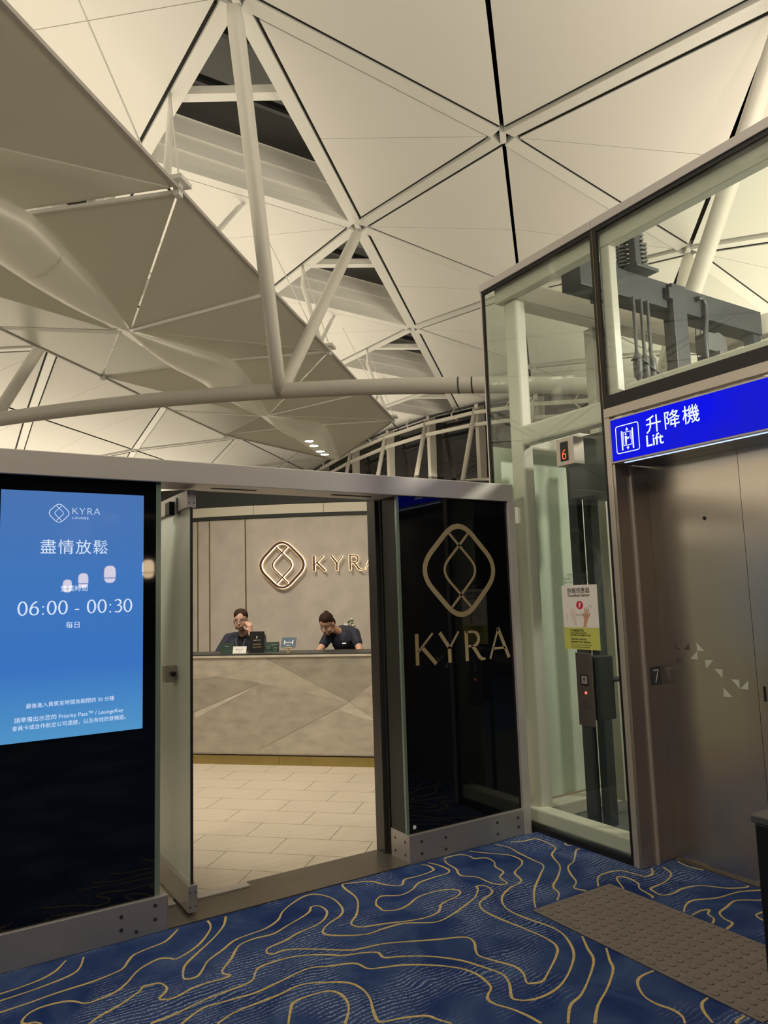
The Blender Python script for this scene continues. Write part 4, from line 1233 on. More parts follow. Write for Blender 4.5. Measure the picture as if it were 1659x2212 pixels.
# ---- illuminated lift sign
def sign_mat():
    mt = emit_mat('sign_blue', (0.004, 0.008, 0.72), 1.0)
    nt = mt.node_tree; b = nt.nodes['Principled BSDF']
    b.inputs['Roughness'].default_value = 0.6
    b.inputs['Specular IOR Level'].default_value = 0.05
    b.inputs['Base Color'].default_value = (0, 0, 0.01, 1)
    tc = nt.nodes.new('ShaderNodeTexCoord'); mp = nt.nodes.new('ShaderNodeMapping')
    n = nt.nodes.new('ShaderNodeTexNoise'); n.inputs['Scale'].default_value = 2.0
    cr = nt.nodes.new('ShaderNodeValToRGB'); e = cr.color_ramp.elements
    e[0].position = 0.3; e[0].color = (0.010, 0.014, 0.50, 1); e[1].position = 0.65; e[1].color = (0.003, 0.005, 0.80, 1)
    nt.links.new(tc.outputs['Object'], n.inputs['Vector']); nt.links.new(n.outputs['Fac'], cr.inputs[0]); nt.links.new(cr.outputs[0], b.inputs['Emission Color'])
    return mt
M['sign_blue'] = sign_mat()
M['sign_white'] = emit_mat('sign_white', (0.80, 0.90, 1.0), 1.05)
ls = empty('lift_sign', (LX, 2.2, 2.37), 'glowing blue lift sign with white symbol over the steel doors', 'sign')
box('sign_case', (LX - 0.008, 1.0, 2.368), (LX + 0.12, 3.001, 2.645), 'steel_light', ls, 0.002)
sf_ = box('sign_face', (LX - 0.012, 1.012, 2.380), (LX - 0.0085, 2.989, 2.634), 'sign_blue', ls)
GF = Frame((LX - 0.012, 0, 0), (0, -1, 0), (0, 0, 1), (-1, 0, 0))
K = dict(material='sign_white', parent=sf_, h=0.0006, lift=0.0003)
text(GF, '升降機', -2.555, 2.507, width=0.35, spacing=1.22, bold=0.005, **K)
text(GF, 'Lift', -2.735, 2.424, width=0.117, align='LEFT', bold=0.012, **K)
def pict(name, L, w, closed=False):
    mb = MB(); ribbon(mb, GF, L, w, 0.0006, closed, 0.0003); return fix_normals(mb.build(name, 'sign_white', sf_))
pc, pz = -2.868, 2.503
sq = rounded([(-0.083, -0.083), (0.083, -0.083), (0.083, 0.083), (-0.083, 0.083)], 0.016, 5)
pict('pictogram_frame', [(pc+p.x, pz+p.y) for p in sq], 0.0055, True)
for sx in (-1, 1): pict('pictogram_rail', [(pc+sx*0.040, pz-0.068), (pc+sx*0.040, pz+0.050 if sx < 0 else pz+0.056)], 0.010)
pict('pictogram_car', [(pc-0.029, pz-0.042), (pc+0.029, pz-0.042), (pc+0.029, pz+0.038), (pc-0.029, pz+0.038)], 0.004, True)
for sy in (-1, 1):
    yb = pz + (0.042 if sy > 0 else -0.046)
    mb = MB(); mb.prism([GF.p(pc-0.011, yb+sy*0.008, 0.0003), GF.p(pc+0.011, yb+sy*0.008, 0.0003), GF.p(pc, yb+sy*0.024, 0.0003)], GF.n*0.0006)
    fix_normals(mb.build('pictogram_arrow', 'sign_white', sf_))
    pict('pictogram_arrow', [(pc, yb), (pc, yb+sy*0.010)], 0.005)
pict('pictogram_person', [(pc-0.012, pz-0.038), (pc-0.011, pz-0.005), (pc-0.011, pz+0.014)], [0.009, 0.014, 0.016])
pict('pictogram_person', [(pc-0.006, pz+0.010), (pc+0.004, pz-0.004), (pc+0.013, pz+0.006)], 0.006)
pict('pictogram_person', [(pc-0.011+0.0035*math.cos(t), pz+0.026+0.0035*math.sin(t)) for t in [6.283*i/10 for i in range(10)]], 0.006, True)
for zz in (0.026, 0.018, 0.010, 0.002, -0.006): pict('pictogram_button', [(pc+0.019, pz+zz), (pc+0.024, pz+zz)], 0.004)
# light strip under the sign
M['strip'] = emit_mat('sign_strip', (0.55, 0.70, 1.0), 1.3)
box('light_strip', (LX + 0.02, 1.02, 2.3645), (LX + 0.035, 2.93, 2.3679), 'strip', ls)

# ---- hoist beam, springs, ropes and governor in the head of the shaft
hb = empty('hoist_beam', (4.9, 3.45, 3.78), 'dark grey hoist beam with rope springs in the head of the glass lift shaft', 'machinery')
HY = 3.47
Bx = lambda n, lo, hi, m_='lift_dark', p=None, b=0.004: box(n, lo, hi, m_, p or hb, b)
Bx('beam', (3.83, HY - 0.07, 3.80), (6.05, HY + 0.11, 4.005))
Bx('beam_foot', (4.05, HY - 0.05, 3.74), (4.10, HY + 0.05, 3.80)); Bx('beam_foot', (4.95, HY - 0.05, 3.755), (5.0, HY + 0.05, 3.80)); Bx('beam_foot', (5.95, HY - 0.05, 3.0), (6.05, HY + 0.05, 3.80))
Bx('top_block', (4.140, HY - 0.06, 4.006), (4.250, HY + 0.06, 4.05))
Bx('hitch_plate', (4.320, HY - 0.17, 4.006), (4.570, HY + 0.17, 4.03))
Bx('hitch_post', (4.365, HY - 0.13, 4.031), (4.42, HY - 0.07, 4.40))
Bx('hitch_cap', (4.355, HY - 0.14, 4.4005), (4.43, HY - 0.06, 4.43))
for x, y, n, h in ((4.345, HY - 0.02, 7, 0.20), (4.455, HY + 0.03, 8, 0.30), (4.475, HY - 0.08, 8, 0.27), (4.535, HY - 0.06, 7, 0.22)):
    pts = [(x + 0.030*math.cos(t), y + 0.030*math.sin(t), 4.04 + h*t/(n*6.283)) for t in [n*6.283*i/(n*12) for i in range(n*12+1)]]
    sp = MB().tube(pts, 0.0105, 6).build('spring', 'lift_grey', hb)
    MB().tube([(x, y, 4.03), (x, y, 4.05 + h)], 0.010, 8).build('spring_rod', 'lift_dark', sp)
MB().tube([(4.350, HY - 0.06, 4.22), (4.320, HY - 0.08, 4.33), (4.290, HY - 0.08, 4.38)], 0.014, 8).build('cable', 'lift_dark', hb)
for x, y in ((4.350, HY - 0.09), (4.435, HY - 0.09), (4.510, HY - 0.09)):
    MB().tube([(x, y, 2.72), (x, y, 3.80)], 0.013, 8).build('rope', 'lift_grey', hb)
    MB().tube([(x, y, 3.16), (x, y, 3.20), (x, y, 3.34), (x, y, 3.38)], [0.008, 0.032, 0.034, 0.010], 10).build('rope_socket', 'lift_grey', hb)
MB().tube([(4.270, HY - 0.10, 3.30), (4.350, HY - 0.12, 3.33), (4.570, HY - 0.12, 3.22), (4.585, HY - 0.1, 2.72)], 0.007, 6).build('cable', 'ink', hb)
Bx('rail_post', (4.785, HY - 0.115, 2.70), (4.95, HY - 0.071, 3.99)); Bx('rail_post', (4.85, HY - 0.07, 2.70), (4.895, HY + 0.03, 3.799))
Bx('post_clip', (4.74, HY - 0.12, 3.86), (4.782, HY - 0.072, 3.95)); Bx('post_clip', (4.73, HY - 0.12, 3.10), (4.784, HY - 0.05, 3.12))
MB().tube([(5.12, HY - 0.10, 3.93), (5.19, HY - 0.10, 3.95), (5.22, HY - 0.10, 3.90), (5.21, HY - 0.10, 3.76), (5.18, HY - 0.10, 3.64), (5.18, HY - 0.10, 3.22), (5.20, HY - 0.10, 3.14), (5.25, HY - 0.10, 3.14)], 0.02, 10).build('conduit', 'lift_dark', hb)
gv = Bx('governor_body', (5.30, HY - 0.14, 3.300), (5.66, HY + 0.06, 3.530), 'lift_grey')
MB().lathe([(0.10, -0.03), (0.10, -0.012), (0.085, 0.0), (0.10, 0.012), (0.10, 0.03)], (5.38, HY - 0.06, 3.600), 24, (0, 1, 0)).build('governor_wheel', 'lift_grey', hb)
Bx('governor_base', (5.14, HY - 0.16, 3.220), (5.55, HY + 0.08, 3.299), 'lift_dark'); Bx('governor_plate', (5.50, HY - 0.145, 3.330), (5.62, HY - 0.141, 3.430), 'steel_light', None, 0.001)
Bx('governor_hood', (5.22, HY - 0.10, 3.531), (5.31, HY + 0.02, 3.680), 'lift_grey'); Bx('limit_switch', (5.70, HY - 0.10, 3.500), (5.76, HY - 0.05, 3.580), 'lift_dark')
mb = MB()
for i in range(7): mb.tube([(5.36 + i*0.065, HY + 0.10, 3.400), (5.36 + i*0.065, HY + 0.10, 3.820)], 0.004, 5)
for i in range(6): mb.tube([(5.36, HY + 0.10, 3.420 + i*0.075), (5.75, HY + 0.10, 3.420 + i*0.075)], 0.004, 5)
mb.build('wire_guard', 'lift_dark', hb)
hb.location.z -= 0.06

# ---- floor indicator
fi = empty('floor_indicator', (LX, 3.295, 2.40), 'small steel box showing a red 6 on the lift glass', 'display')
ic_ = box('case', (3.46, 3.22, 2.405), (3.556, 3.37, 2.582), 'steel_light', fi, 0.003)
box('window', (3.4585, 3.265, 2.432), (3.4598, 3.333, 2.558), 'bezel', ic_)
IF = Frame((3.4585, 3.30, 2.47), (0, -1, 0), (0, 0, 1), (-1, 0, 0))
M['led'] = emit_mat('led_red', (1.0, 0.10, 0.03), 2.2)
mb = MB()
for L in ([(-0.012, 0.012), (-0.006, 0.028)], [(-0.005, 0.030), (0.012, 0.033)], [(-0.014, 0.010), (-0.014, -0.020)], [(-0.012, 0.007), (0.010, 0.009)], [(0.013, 0.006), (0.013, -0.018)], [(-0.011, -0.023), (0.010, -0.021)]):
    ribbon(mb, IF, L, 0.0055, 0.0006)
fix_normals(mb.build('numeral', 'led', ic_))

# ---- touchless-sensor poster and older notice on the glass
po = empty('sensor_poster', (LX, 3.34, 1.23), 'white and lime poster with waving hands on the lift glass', 'poster')
OF = Frame((LX - 0.0005, 0, 0), (0, -1, 0), (0, 0, 1), (-1, 0, 0))
M['lime'] = mat('poster_lime', (0.56, 0.58, 0.13), 0.5)
M['poster'] = mat('poster_paper', (0.80, 0.76, 0.70), 0.5)
M['red_print'] = mat('red_print', (0.62, 0.02, 0.06), 0.5)
M['skin_print'] = mat('skin_print', (0.55, 0.30, 0.19), 0.6)
M['pale_skin'] = mat('pale_skin_print', (0.72, 0.60, 0.52), 0.6)
ps_ = box('sheet', (LX - 0.0024, 3.19, 1.3702), (LX - 0.0008, 3.488, 1.64), 'poster', po)
box('lime_band', (LX - 0.0024, 3.19, 1.232), (LX - 0.0008, 3.488, 1.3698), 'lime', po)
O = dict(parent=ps_, h=0.0003, lift=0.0021)
text(OF, '無觸感應器', -3.345, 1.590, width=0.19, material='ink', bold=0.004, **O)
text(OF, 'Touchless Sensor', -3.345, 1.566, width=0.19, material='ink', bold=0.02, **O)
mb = MB(); mb.prism([OF.p(-3.34 + 0.029*math.cos(t), 1.512 + 0.027*math.sin(t), 0.0021) for t in [6.2832*i/24 for i in range(24)]], OF.n*0.0003); mb.build('red_disc', 'red_print', ps_)
def hand_print(cx, cy, sc, mirror, material, lift):
    mb = MB(); s = -1 if mirror else 1
    q = lambda L: [(cx + s*x*sc, cy + y*sc) for x, y in L]
    palm = q([(-0.42, -0.95), (-0.08, -0.95), (0.10, -0.45), (0.32, -0.05), (0.30, 0.36), (-0.20, 0.36), (-0.28, -0.10), (-0.30, -0.45)])
    mb.prism([OF.p(x, y, lift) for x, y in palm], OF.n*0.0003)
    for L in ([(-0.12, 0.25), (-0.10, 1.02)], [(0.06, 0.30), (0.17, 1.10)], [(0.20, 0.25), (0.40, 0.92)], [(0.28, 0.05), (0.62, 0.52)], [(-0.20, -0.05), (-0.42, 0.55)]):
        ribbon(mb, OF, q(L), [0.17*sc, 0.11*sc], 0.0003, False, lift + 0.0001)
    return fix_normals(mb.build('hand_print', material, ps_))
hand_print(-3.395, 1.435, 0.056, True, 'pale_skin', 0.0021)
hand_print(-3.292, 1.432, 0.060, False, 'skin_print', 0.0027)
hand_print(-3.34, 1.511, 0.019, False, 'poster', 0.0026)
mb = MB()
ribbon(mb, OF, [(-3.375, 1.450), (-3.30, 1.450)], 0.0022, 0.0003, False, 0.0034)
for r in (0.018, 0.026):
    ribbon(mb, OF, [(-3.272 + 0.03*math.cos(t), 1.475 + r + 0.012*math.sin(t)) for t in [0.2+1.0*i/6 for i in range(7)]], 0.0016, 0.0003, False, 0.0021)
ribbon(mb, OF, [(-3.452, 1.458), (-3.457, 1.445), (-3.450, 1.425)], 0.0016, 0.0003, False, 0.0021)
mb.build('motion_mark', 'ink', ps_)
text(OF, '不用觸碰按鈕', -3.437, 1.344, width=0.118, align='LEFT', material='ink', bold=0.006, **O)
for i, (y, x1) in enumerate(((1.330, 0.135), (1.316, 0.170))):
    text(OF, ['只需在感應器前揮動手掌', '便可啟動按鈕無需觸碰升降機'][i], -3.435, y, width=x1, align='LEFT', material='ink', **O)
text(OF, 'Operate without', -3.433, 1.291, width=0.135, align='LEFT', material='ink', bold=0.02, **O)
text(OF, 'pressing the button', -3.433, 1.273, width=0.165, align='LEFT', material='ink', bold=0.02, **O)
text(OF, 'Hover over the touchless sensor,', -3.431, 1.257, width=0.175, align='LEFT', material='ink', **O)
text(OF, 'wait until button is activated.', -3.431, 1.243, width=0.155, align='LEFT', material='ink', **O)
fn = empty('fire_notice', (LX, 3.34, 1.66), 'small dark lettering printed on the lift glass above the poster', 'notice')
N = dict(material='lift_dark', parent=fn, h=0.0002, lift=0.0002, align='LEFT')
text(OF, '切勿乘搭升降機', -3.438, 1.696, width=0.17, **N)
text(OF, 'WHEN THERE IS A FIRE', -3.468, 1.674, width=0.235, **N)
text(OF, 'DO NOT USE THE LIFT', -3.462, 1.652, width=0.215, **N)

# ---- call station
cp = empty('call_station', (LX, 3.33, 0.76), 'narrow steel lift call plate with square button and red light', 'call panel')
fp_ = box('face_plate', (LX - 0.010, 3.262, 0.762), (LX - 0.001, 3.397, 1.212), 'steel_frame', cp, 0.002)
box('call_back_box', (LX + 0.016, 3.235, 0.80), (3.71, 3.335, 1.19), 'lift_dark', wr, 0.004)
CPF = Frame((LX - 0.010, 3.33, 1.045), (0, -1, 0), (0, 0, 1), (-1, 0, 0))
mb = MB(); ribbon(mb, CPF, [(p.x, p.y) for p in rounded([(-0.030, -0.03), (0.030, -0.03), (0.030, 0.03), (-0.030, 0.03)], 0.008, 4)], 0.007, 0.004, True, 0.0); fix_normals(mb.build('button_ring', 'ink', fp_))
box('button', (LX - 0.014, 3.306, 1.020), (LX - 0.0102, 3.354, 1.069), 'steel_light', fp_, 0.003)
mb = MB(); mb.prism([CPF.p(-0.010, 0.010, 0.0042), CPF.p(0.010, 0.010, 0.0042), CPF.p(0.0, -0.010, 0.0042)], CPF.n*0.0004); mb.build('button_arrow', 'ink', fp_)
M['red_led'] = emit_mat('sensor_red', (1.0, 0.15, 0.12), 1.6)
MB().lathe([(0.009, 0), (0.009, 0.002), (0.005, 0.003)], (LX - 0.010, 3.325, 0.965), 14, (-1, 0, 0)).build('sensor_lamp', 'red_led', fp_)
mb = MB()
for x0, x1, z in ((-0.02, 0.01, 0.905), (-0.035, 0.045, 0.888), (-0.03, 0.05, 0.872)):
    ribbon(mb, CPF, [(x0, z - 1.045), (x1, z - 1.045)], 0.003, 0.0003)
mb.build('engraved_lines', 'lift_dark', fp_)

# ================================================================== LOOSE THINGS ON THE CARPET
tm = empty('tactile_mat', (2.95, 2.35, 0.0), 'grey brown tactile mat with rows of raised studs before the lift', 'mat')
box('mat_sheet', (2.67, 1.74, 0.0015), (3.24, 2.95, 0.007), 'mat', tm, 0.002)
stud = None
for i in range(20):
    for j in range(10):
        x, y = 2.70 + 0.0567*j, 1.772 + 0.0605*i
        if stud is None:
            o = MB().lathe([(0.0165, 0.0), (0.0145, 0.004), (0.010, 0.0052)], (x, y, 0.007), 10).build('stud', 'mat', tm); stud = o.data
            off = o.location - Vector((x, y, 0))
        else:
            o = bpy.data.objects.new('stud', stud); COL.objects.link(o); o.parent = tm; o.location = off + Vector((x, y, 0))
bn = empty('steel_pedestal', (2.45, 1.15, 0), 'black box pedestal with grey top at the right picture edge', 'pedestal')
box('body', (2.195, 0.90, 0.0), (2.70, 1.405, 0.875), 'bin', bn, 0.006)
box('top_plate', (2.188, 0.893, 0.8755), (2.707, 1.412, 0.90), 'bintop', bn, 0.004)

# ---- pendant lamps of the cafe behind the camera, mirrored in the black glass
M['pendant'] = emit_mat('pendant_shade', (1.0, 0.74, 0.46), 15.0)
pos = ((5.66, -14.56, 2.67, 'nearest'), (5.02, -16.76, 2.61, 'second'), (5.10, -21.84, 2.60, 'third'), (5.17, -25.89, 2.51, 'farthest'))
for x, y, z, w in pos:
    pr_ = empty('pendant_lamp', (x, y, z - 0.28), 'warm capsule pendant lamp mirrored in the blue screen, %s of four' % w, 'lamp', 'cafe pendant lamps behind the viewer')
    sd_ = MB().lathe([(0.02, -0.27), (0.11, -0.25), (0.165, -0.17), (0.175, -0.05), (0.175, 0.08), (0.16, 0.19), (0.10, 0.26), (0.03, 0.27)], (x, y, z), 20).build('shade', 'pendant', pr_)
    MB().tube([(x, y, z + 0.27), (x, y, 4.0)], 0.008, 6).build('cord', 'ink', pr_)
    MB().lathe([(0.18, -0.012), (0.18, 0.012)], (x, y, z - 0.12), 20).build('hoop', 'ink', sd_)
cc = box('cafe_canopy', (2.0, -30.0, 4.0), (9.0, -12.0, 4.15), 'charcoal')
tag(cc, 'dark cafe canopy carrying the pendant lamps behind the viewer', 'canopy')

# ================================================================== PEOPLE
M['skin'] = mat('skin', (0.56, 0.35, 0.26), 0.55, spec=0.3)
M['skin2'] = mat('skin_tan', (0.50, 0.29, 0.20), 0.55, spec=0.3)
M['hair'] = mat('brown_hair', (0.040, 0.022, 0.015), 0.75, spec=0.15, noise=(40, 0.3, (1, 1, 0.2)))
M['hair2'] = mat('dark_brown_hair', (0.028, 0.014, 0.010), 0.75, spec=0.15, noise=(40, 0.3, (1, 1, 0.2)))
M['navy'] = mat('navy_cloth', (0.016, 0.019, 0.042), 0.8)
M['navy2'] = mat('navy_uniform', (0.011, 0.013, 0.026), 0.8)
M['black_top'] = mat('black_knit', (0.006, 0.006, 0.008), 0.85)
M['lips'] = mat('lips', (0.38, 0.11, 0.10), 0.4)
M['eye'] = mat('eye_dark', (0.012, 0.009, 0.008), 0.2)
M['eye_white'] = mat('eye_white', (0.62, 0.58, 0.54), 0.3)
M['teeth'] = mat('teeth', (0.75, 0.70, 0.64), 0.3)
M['lanyard'] = mat('lanyard', (0.07, 0.09, 0.11), 0.6)

_bm = bmesh.new(); bmesh.ops.create_icosphere(_bm, subdivisions=2, radius=1.0)
_bm.verts.ensure_lookup_table()
ICO_V = [v.co.copy() for v in _bm.verts]; ICO_F = [[v.index for v in f.verts] for f in _bm.faces]; _bm.free()
class Blob:
    """overlapping balls, fused into one smooth skin"""
    def __init__(s): s.v = []; s.f = []
    def ball(s, c, r, R=None):
        r = (r, r, r) if not isinstance(r, (tuple, list)) else r
        c = Vector(c); n = len(s.v)
        if R is None: s.v += [(c.x + p.x*r[0], c.y + p.y*r[1], c.z + p.z*r[2]) for p in ICO_V]
        else: s.v += [tuple(c + R @ Vector((p.x*r[0], p.y*r[1], p.z*r[2]))) for p in ICO_V]
        s.f += [[n+i for i in f] for f in ICO_F]
        return s
    def limb(s, pts, rs, flat=None):
        P = [Vector(p) for p in pts]
        for (p, q), (r0, r1) in zip(zip(P, P[1:]), zip(rs, rs[1:])):
            n = max(2, int((q-p).length / (min(r0, r1)*0.5)))
            for i in range(n+1):
                t = i/n; s.ball(p.lerp(q, t), r0 + (r1-r0)*t)
        return s
    def build(s, name, material, parent, voxel=0.008, smooth=6):
        me = bpy.data.meshes.new(name); me.from_pydata(s.v, [], s.f)
        o = bpy.data.objects.new('tmp', me); COL.objects.link(o)
        md = o.modifiers.new('r', 'REMESH'); md.mode = 'VOXEL'; md.voxel_size = voxel; md.use_smooth_shade = True
        sm = o.modifiers.new('s', 'SMOOTH'); sm.iterations = smooth; sm.factor = 0.5
        dg = bpy.context.evaluated_depsgraph_get()
        me2 = bpy.data.meshes.new_from_object(o.evaluated_get(dg))
        bpy.data.objects.remove(o); bpy.data.meshes.remove(me)
        me2.materials.clear(); me2.materials.append(M[material])
        for p in me2.polygons: p.use_smooth = True
        return link(name, me2, parent)

def head_frame(c, look, tilt_axis_up):
    f = Vector(look).normalized(); u = Vector(tilt_axis_up); u = (u - f*u.dot(f)).normalized(); r = f.cross(u).normalized()
    R = Matrix((r, f, u)).transposed()
    return (lambda x, y, z: Vector(c) + r*x + f*y + u*z), R

def add_head(body, H, R, k=1.0):
    body.ball(H(0, -0.005, 0.035), (0.074, 0.090, 0.090), R)
    body.ball(H(0, 0.012, -0.035), (0.062, 0.074, 0.075), R)
    body.ball(H(0, 0.052, -0.086), (0.027, 0.026, 0.022), R)
    for s in (-1, 1):
        body.ball(H(s*0.035, 0.055, -0.035), (0.026, 0.022, 0.024), R)
        body.ball(H(s*0.077, -0.008, -0.012), (0.010, 0.018, 0.028), R)
        body.ball(H(s*0.045, 0.02, -0.072), (0.022, 0.03, 0.02), R)
    body.limb([H(0, 0.086, 0.006), H(0, 0.099, -0.026)], [0.010, 0.0135])
    for s in (-1, 1): body.ball(H(s*0.010, 0.092, -0.031), 0.0095)
    body.limb([H(-0.018, 0.083, -0.058), H(0.018, 0.083, -0.058)], [0.010, 0.010])

def add_face(root, H, R, hair, smile=False, eyes_down=False):
    for s in (-1, 1):
        b = Blob(); b.ball(H(s*0.031, 0.0815, 0.004), (0.0135, 0.007, 0.005 if eyes_down else 0.0065), R); b.build('eye', 'eye_white', root, 0.0025, 1)
        b = Blob(); b.ball(H(s*0.031, 0.0865, 0.003), (0.0060, 0.004, 0.0055), R); b.build('iris', 'eye', root, 0.0022, 1)
        b = Blob(); b.limb([H(s*0.014, 0.0885, 0.022), H(s*0.033, 0.0870, 0.027), H(s*0.050, 0.076, 0.022)], [0.0028, 0.0032, 0.0022]); b.build('eyebrow', hair, root, 0.0022, 1)
        b = Blob(); b.limb([H(s*0.016, 0.0855, 0.009), H(s*0.032, 0.0885, 0.012), H(s*0.047, 0.080, 0.008)], [0.0022, 0.0026, 0.002]); b.build('eyelash', 'eye', root, 0.002, 1)
    w = 0.030 if smile else 0.022
    b = Blob(); b.limb([H(-w, 0.080, -0.055 if smile else -0.060), H(-0.010, 0.0925, -0.060), H(0, 0.0935, -0.0615), H(0.010, 0.0925, -0.060), H(w, 0.080, -0.055 if smile else -0.060)], [0.003, 0.0052, 0.0055, 0.0052, 0.003])
    b.limb([H(-w*0.8, 0.082, -0.060), H(0, 0.091, -0.069), H(w*0.8, 0.082, -0.060)], [0.003, 0.006, 0.003]); b.build('lips', 'lips', root, 0.0025, 1)
    if smile:
        b = Blob(); b.limb([H(-0.018, 0.0885, -0.0605), H(0, 0.0965, -0.0645), H(0.018, 0.0885, -0.0605)], [0.0026, 0.0036, 0.0026]); b.build('teeth', 'teeth', root, 0.002, 1)

def add_fingers(body, palm, d, side, n, L=0.075, curl=0.9, r=0.0088):
    """four fingers rooted across the palm end and a thumb on its side; d finger direction, side across, n palm normal"""
    d, side, n = Vector(d).normalized(), Vector(side).normalized(), Vector(n).normalized()
    for i, (o, ln) in enumerate(((-0.030, 0.92), (-0.010, 1.05), (0.011, 1.0), (0.031, 0.80))):
        p = Vector(palm) + d*0.040 + side*o; pts = [p]; dd = d.copy(); ang = 0
        for seg, fr_ in ((0, 0.45), (1, 0.32), (2, 0.23)):
            ang += curl*(0.45 + 0.25*i/3) if seg else curl*0.25
            v = d*math.cos(ang) + n*math.sin(ang)
            pts.append(pts[-1] + v*L*ln*fr_)
        body.limb(pts, [r*1.05, r, r*0.92, r*0.8])
    p = Vector(palm) - side*0.034 - d*0.012
    body.limb([p, p - side*0.022 + d*0.022 + n*0.012, p - side*0.020 + d*0.052 + n*0.022], [r*1.35, r*1.15, r*0.9])

def Lc(a, b, z): return W(a, b, z)

# ---- woman with round glasses, hand to her chin
hc = Lc(-3.385, 7.60, 1.395)
look = (-BX*0.97 + AX*0.14 - ZX*0.06)
H, R = head_frame(hc, look, ZX - AX*0.03)
p1 = empty('person', Lc(-3.385, 7.66, 0.0), 'woman in navy blazer and round glasses with one hand at her chin', 'person')
sh = 1.235
body = Blob()
add_head(body, H, R)
neck = Lc(-3.39, 7.665, 1.25)
body.limb([H(0, -0.02, -0.06), neck, Lc(-3.39, 7.70, 1.19)], [0.046, 0.048, 0.062])
body.ball(Lc(-3.39, 7.72, 1.08), (0.145, 0.105, 0.15), Matrix.Rotation(-math.pi/4, 3, 'Z'))
body.ball(Lc(-3.39, 7.75, 0.86), (0.135, 0.105, 0.16), Matrix.Rotation(-math.pi/4, 3, 'Z'))
body.ball(Lc(-3.39, 7.78, 0.66), (0.165, 0.13, 0.12), Matrix.Rotation(-math.pi/4, 3, 'Z'))
for s in (-1, 1):
    body.limb([Lc(-3.39 + s*0.09, 7.78, 0.62), Lc(-3.39 + s*0.11, 7.50, 0.60), Lc(-3.39 + s*0.11, 7.50, 0.12), Lc(-3.39 + s*0.11, 7.42, 0.06)], [0.085, 0.062, 0.045, 0.038])
S_r, E_r, W_r = Lc(-3.195, 7.69, 1.205), Lc(-3.09, 7.46, 1.11), Lc(-3.222, 7.475, 1.255)
S_l, E_l, W_l = Lc(-3.575, 7.69, 1.20), Lc(-3.655, 7.55, 1.00), Lc(-3.50, 7.40, 0.935)
body.limb([S_r, E_r, W_r], [0.05, 0.038, 0.026]); body.limb([S_l, E_l, W_l], [0.05, 0.038, 0.027])
palm = W_r + (ZX*0.055 - AX*0.010 + BX*0.012)
body.limb([W_r, palm - ZX*0.01, palm + ZX*0.025], [0.025, 0.030, 0.028])
add_fingers(body, palm, ZX*0.90 + BX*0.25 - AX*0.25, BX*0.8 + AX*0.6, -AX*0.85 + BX*0.45 - ZX*0.1, 0.070, 1.25, 0.0088)
palm2 = W_l + (-BX*0.05 + AX*0.03)
body.limb([W_l, palm2], [0.026, 0.03]); add_fingers(body, palm2, -BX + AX*0.4, AX + BX*0.4, -ZX, 0.07, 0.4)
bo_ = body.build('body', 'skin', p1, 0.0075, 4)
add_face(bo_, H, R, 'hair')
hair = Blob()
hair.ball(H(0, -0.013, 0.056), (0.081, 0.088, 0.082), R)
hair.ball(H(0.018, 0.000, 0.070), (0.060, 0.075, 0.066), R)
hair.ball(H(0, -0.064, -0.01), (0.068, 0.042, 0.080), R)
hair.limb([H(0, -0.085, -0.02), H(0.0, -0.10, -0.08), H(0.01, -0.09, -0.15)], [0.035, 0.032, 0.022])
hair.build('hair', 'hair', p1, 0.006, 4)
mb = MB()
for s in (-1, 1):
    mb.tube([H(s*0.033 + 0.0255*math.cos(t), 0.098 - 0.010*abs(math.cos(t))*(1 if math.cos(t)*s > 0 else 0), 0.0 + 0.0245*math.sin(t)) for t in [6.2832*i/26 for i in range(26)]], 0.0019, 6, closed=True)
    mb.tube([H(s*0.0585, 0.088, 0.006), H(s*0.078, 0.03, 0.008), H(s*0.081, -0.005, 0.002)], 0.0016, 6)
mb.tube([H(-0.009, 0.101, 0.004), H(0, 0.103, 0.008), H(0.009, 0.101, 0.004)], 0.0016, 6)
mb.build('glasses', 'bronze', p1)
# clothing
top = Blob()
RZ = Matrix.Rotation(-math.pi/4, 3, 'Z')
top.ball(Lc(-3.39, 7.705, 1.09), (0.13, 0.115, 0.155), RZ); top.ball(Lc(-3.39, 7.74, 0.88), (0.13, 0.115, 0.15), RZ)
top.limb([Lc(-3.39, 7.69, 1.215), Lc(-3.39, 7.685, 1.235)], [0.066, 0.058])
top.build('knit_top', 'black_top', p1, 0.009, 4)
jk = Blob()
for s in (-1, 1):
    jk.ball(Lc(-3.39 + s*0.105, 7.72, 1.07), (0.088, 0.125, 0.17), RZ); jk.ball(Lc(-3.39 + s*0.10, 7.75, 0.86), (0.085, 0.13, 0.20), RZ)
    jk.limb([Lc(-3.39 + s*0.075, 7.70, 1.235), Lc(-3.39 + s*0.15, 7.70, 1.222), Lc(-3.39 + s*0.185, 7.69, 1.205)], [0.040, 0.047, 0.056])
    jk.limb([Lc(-3.39 + s*0.055, 7.655, 1.235), Lc(-3.39 + s*0.060, 7.612, 1.14), Lc(-3.39 + s*0.035, 7.605, 1.04)], [0.020, 0.024, 0.020])
jk.ball(Lc(-3.39, 7.79, 1.03), (0.15, 0.10, 0.20), RZ)
jk.limb([S_r, E_r, W_r.lerp(E_r, 0.30)], [0.064, 0.054, 0.044]); jk.limb([S_l, E_l, W_l.lerp(E_l, 0.15)], [0.064, 0.056, 0.042])
jk.build('blazer', 'navy', p1, 0.009, 4)
mb = MB()
for s in (-1, 1):
    mb.bar(Lc(-3.39 + s*0.058, 7.592, 1.20), Lc(-3.39 + s*0.012, 7.570, 1.045), 0.016, 0.003, -BX)
mb.build('lanyard', 'lanyard', p1)

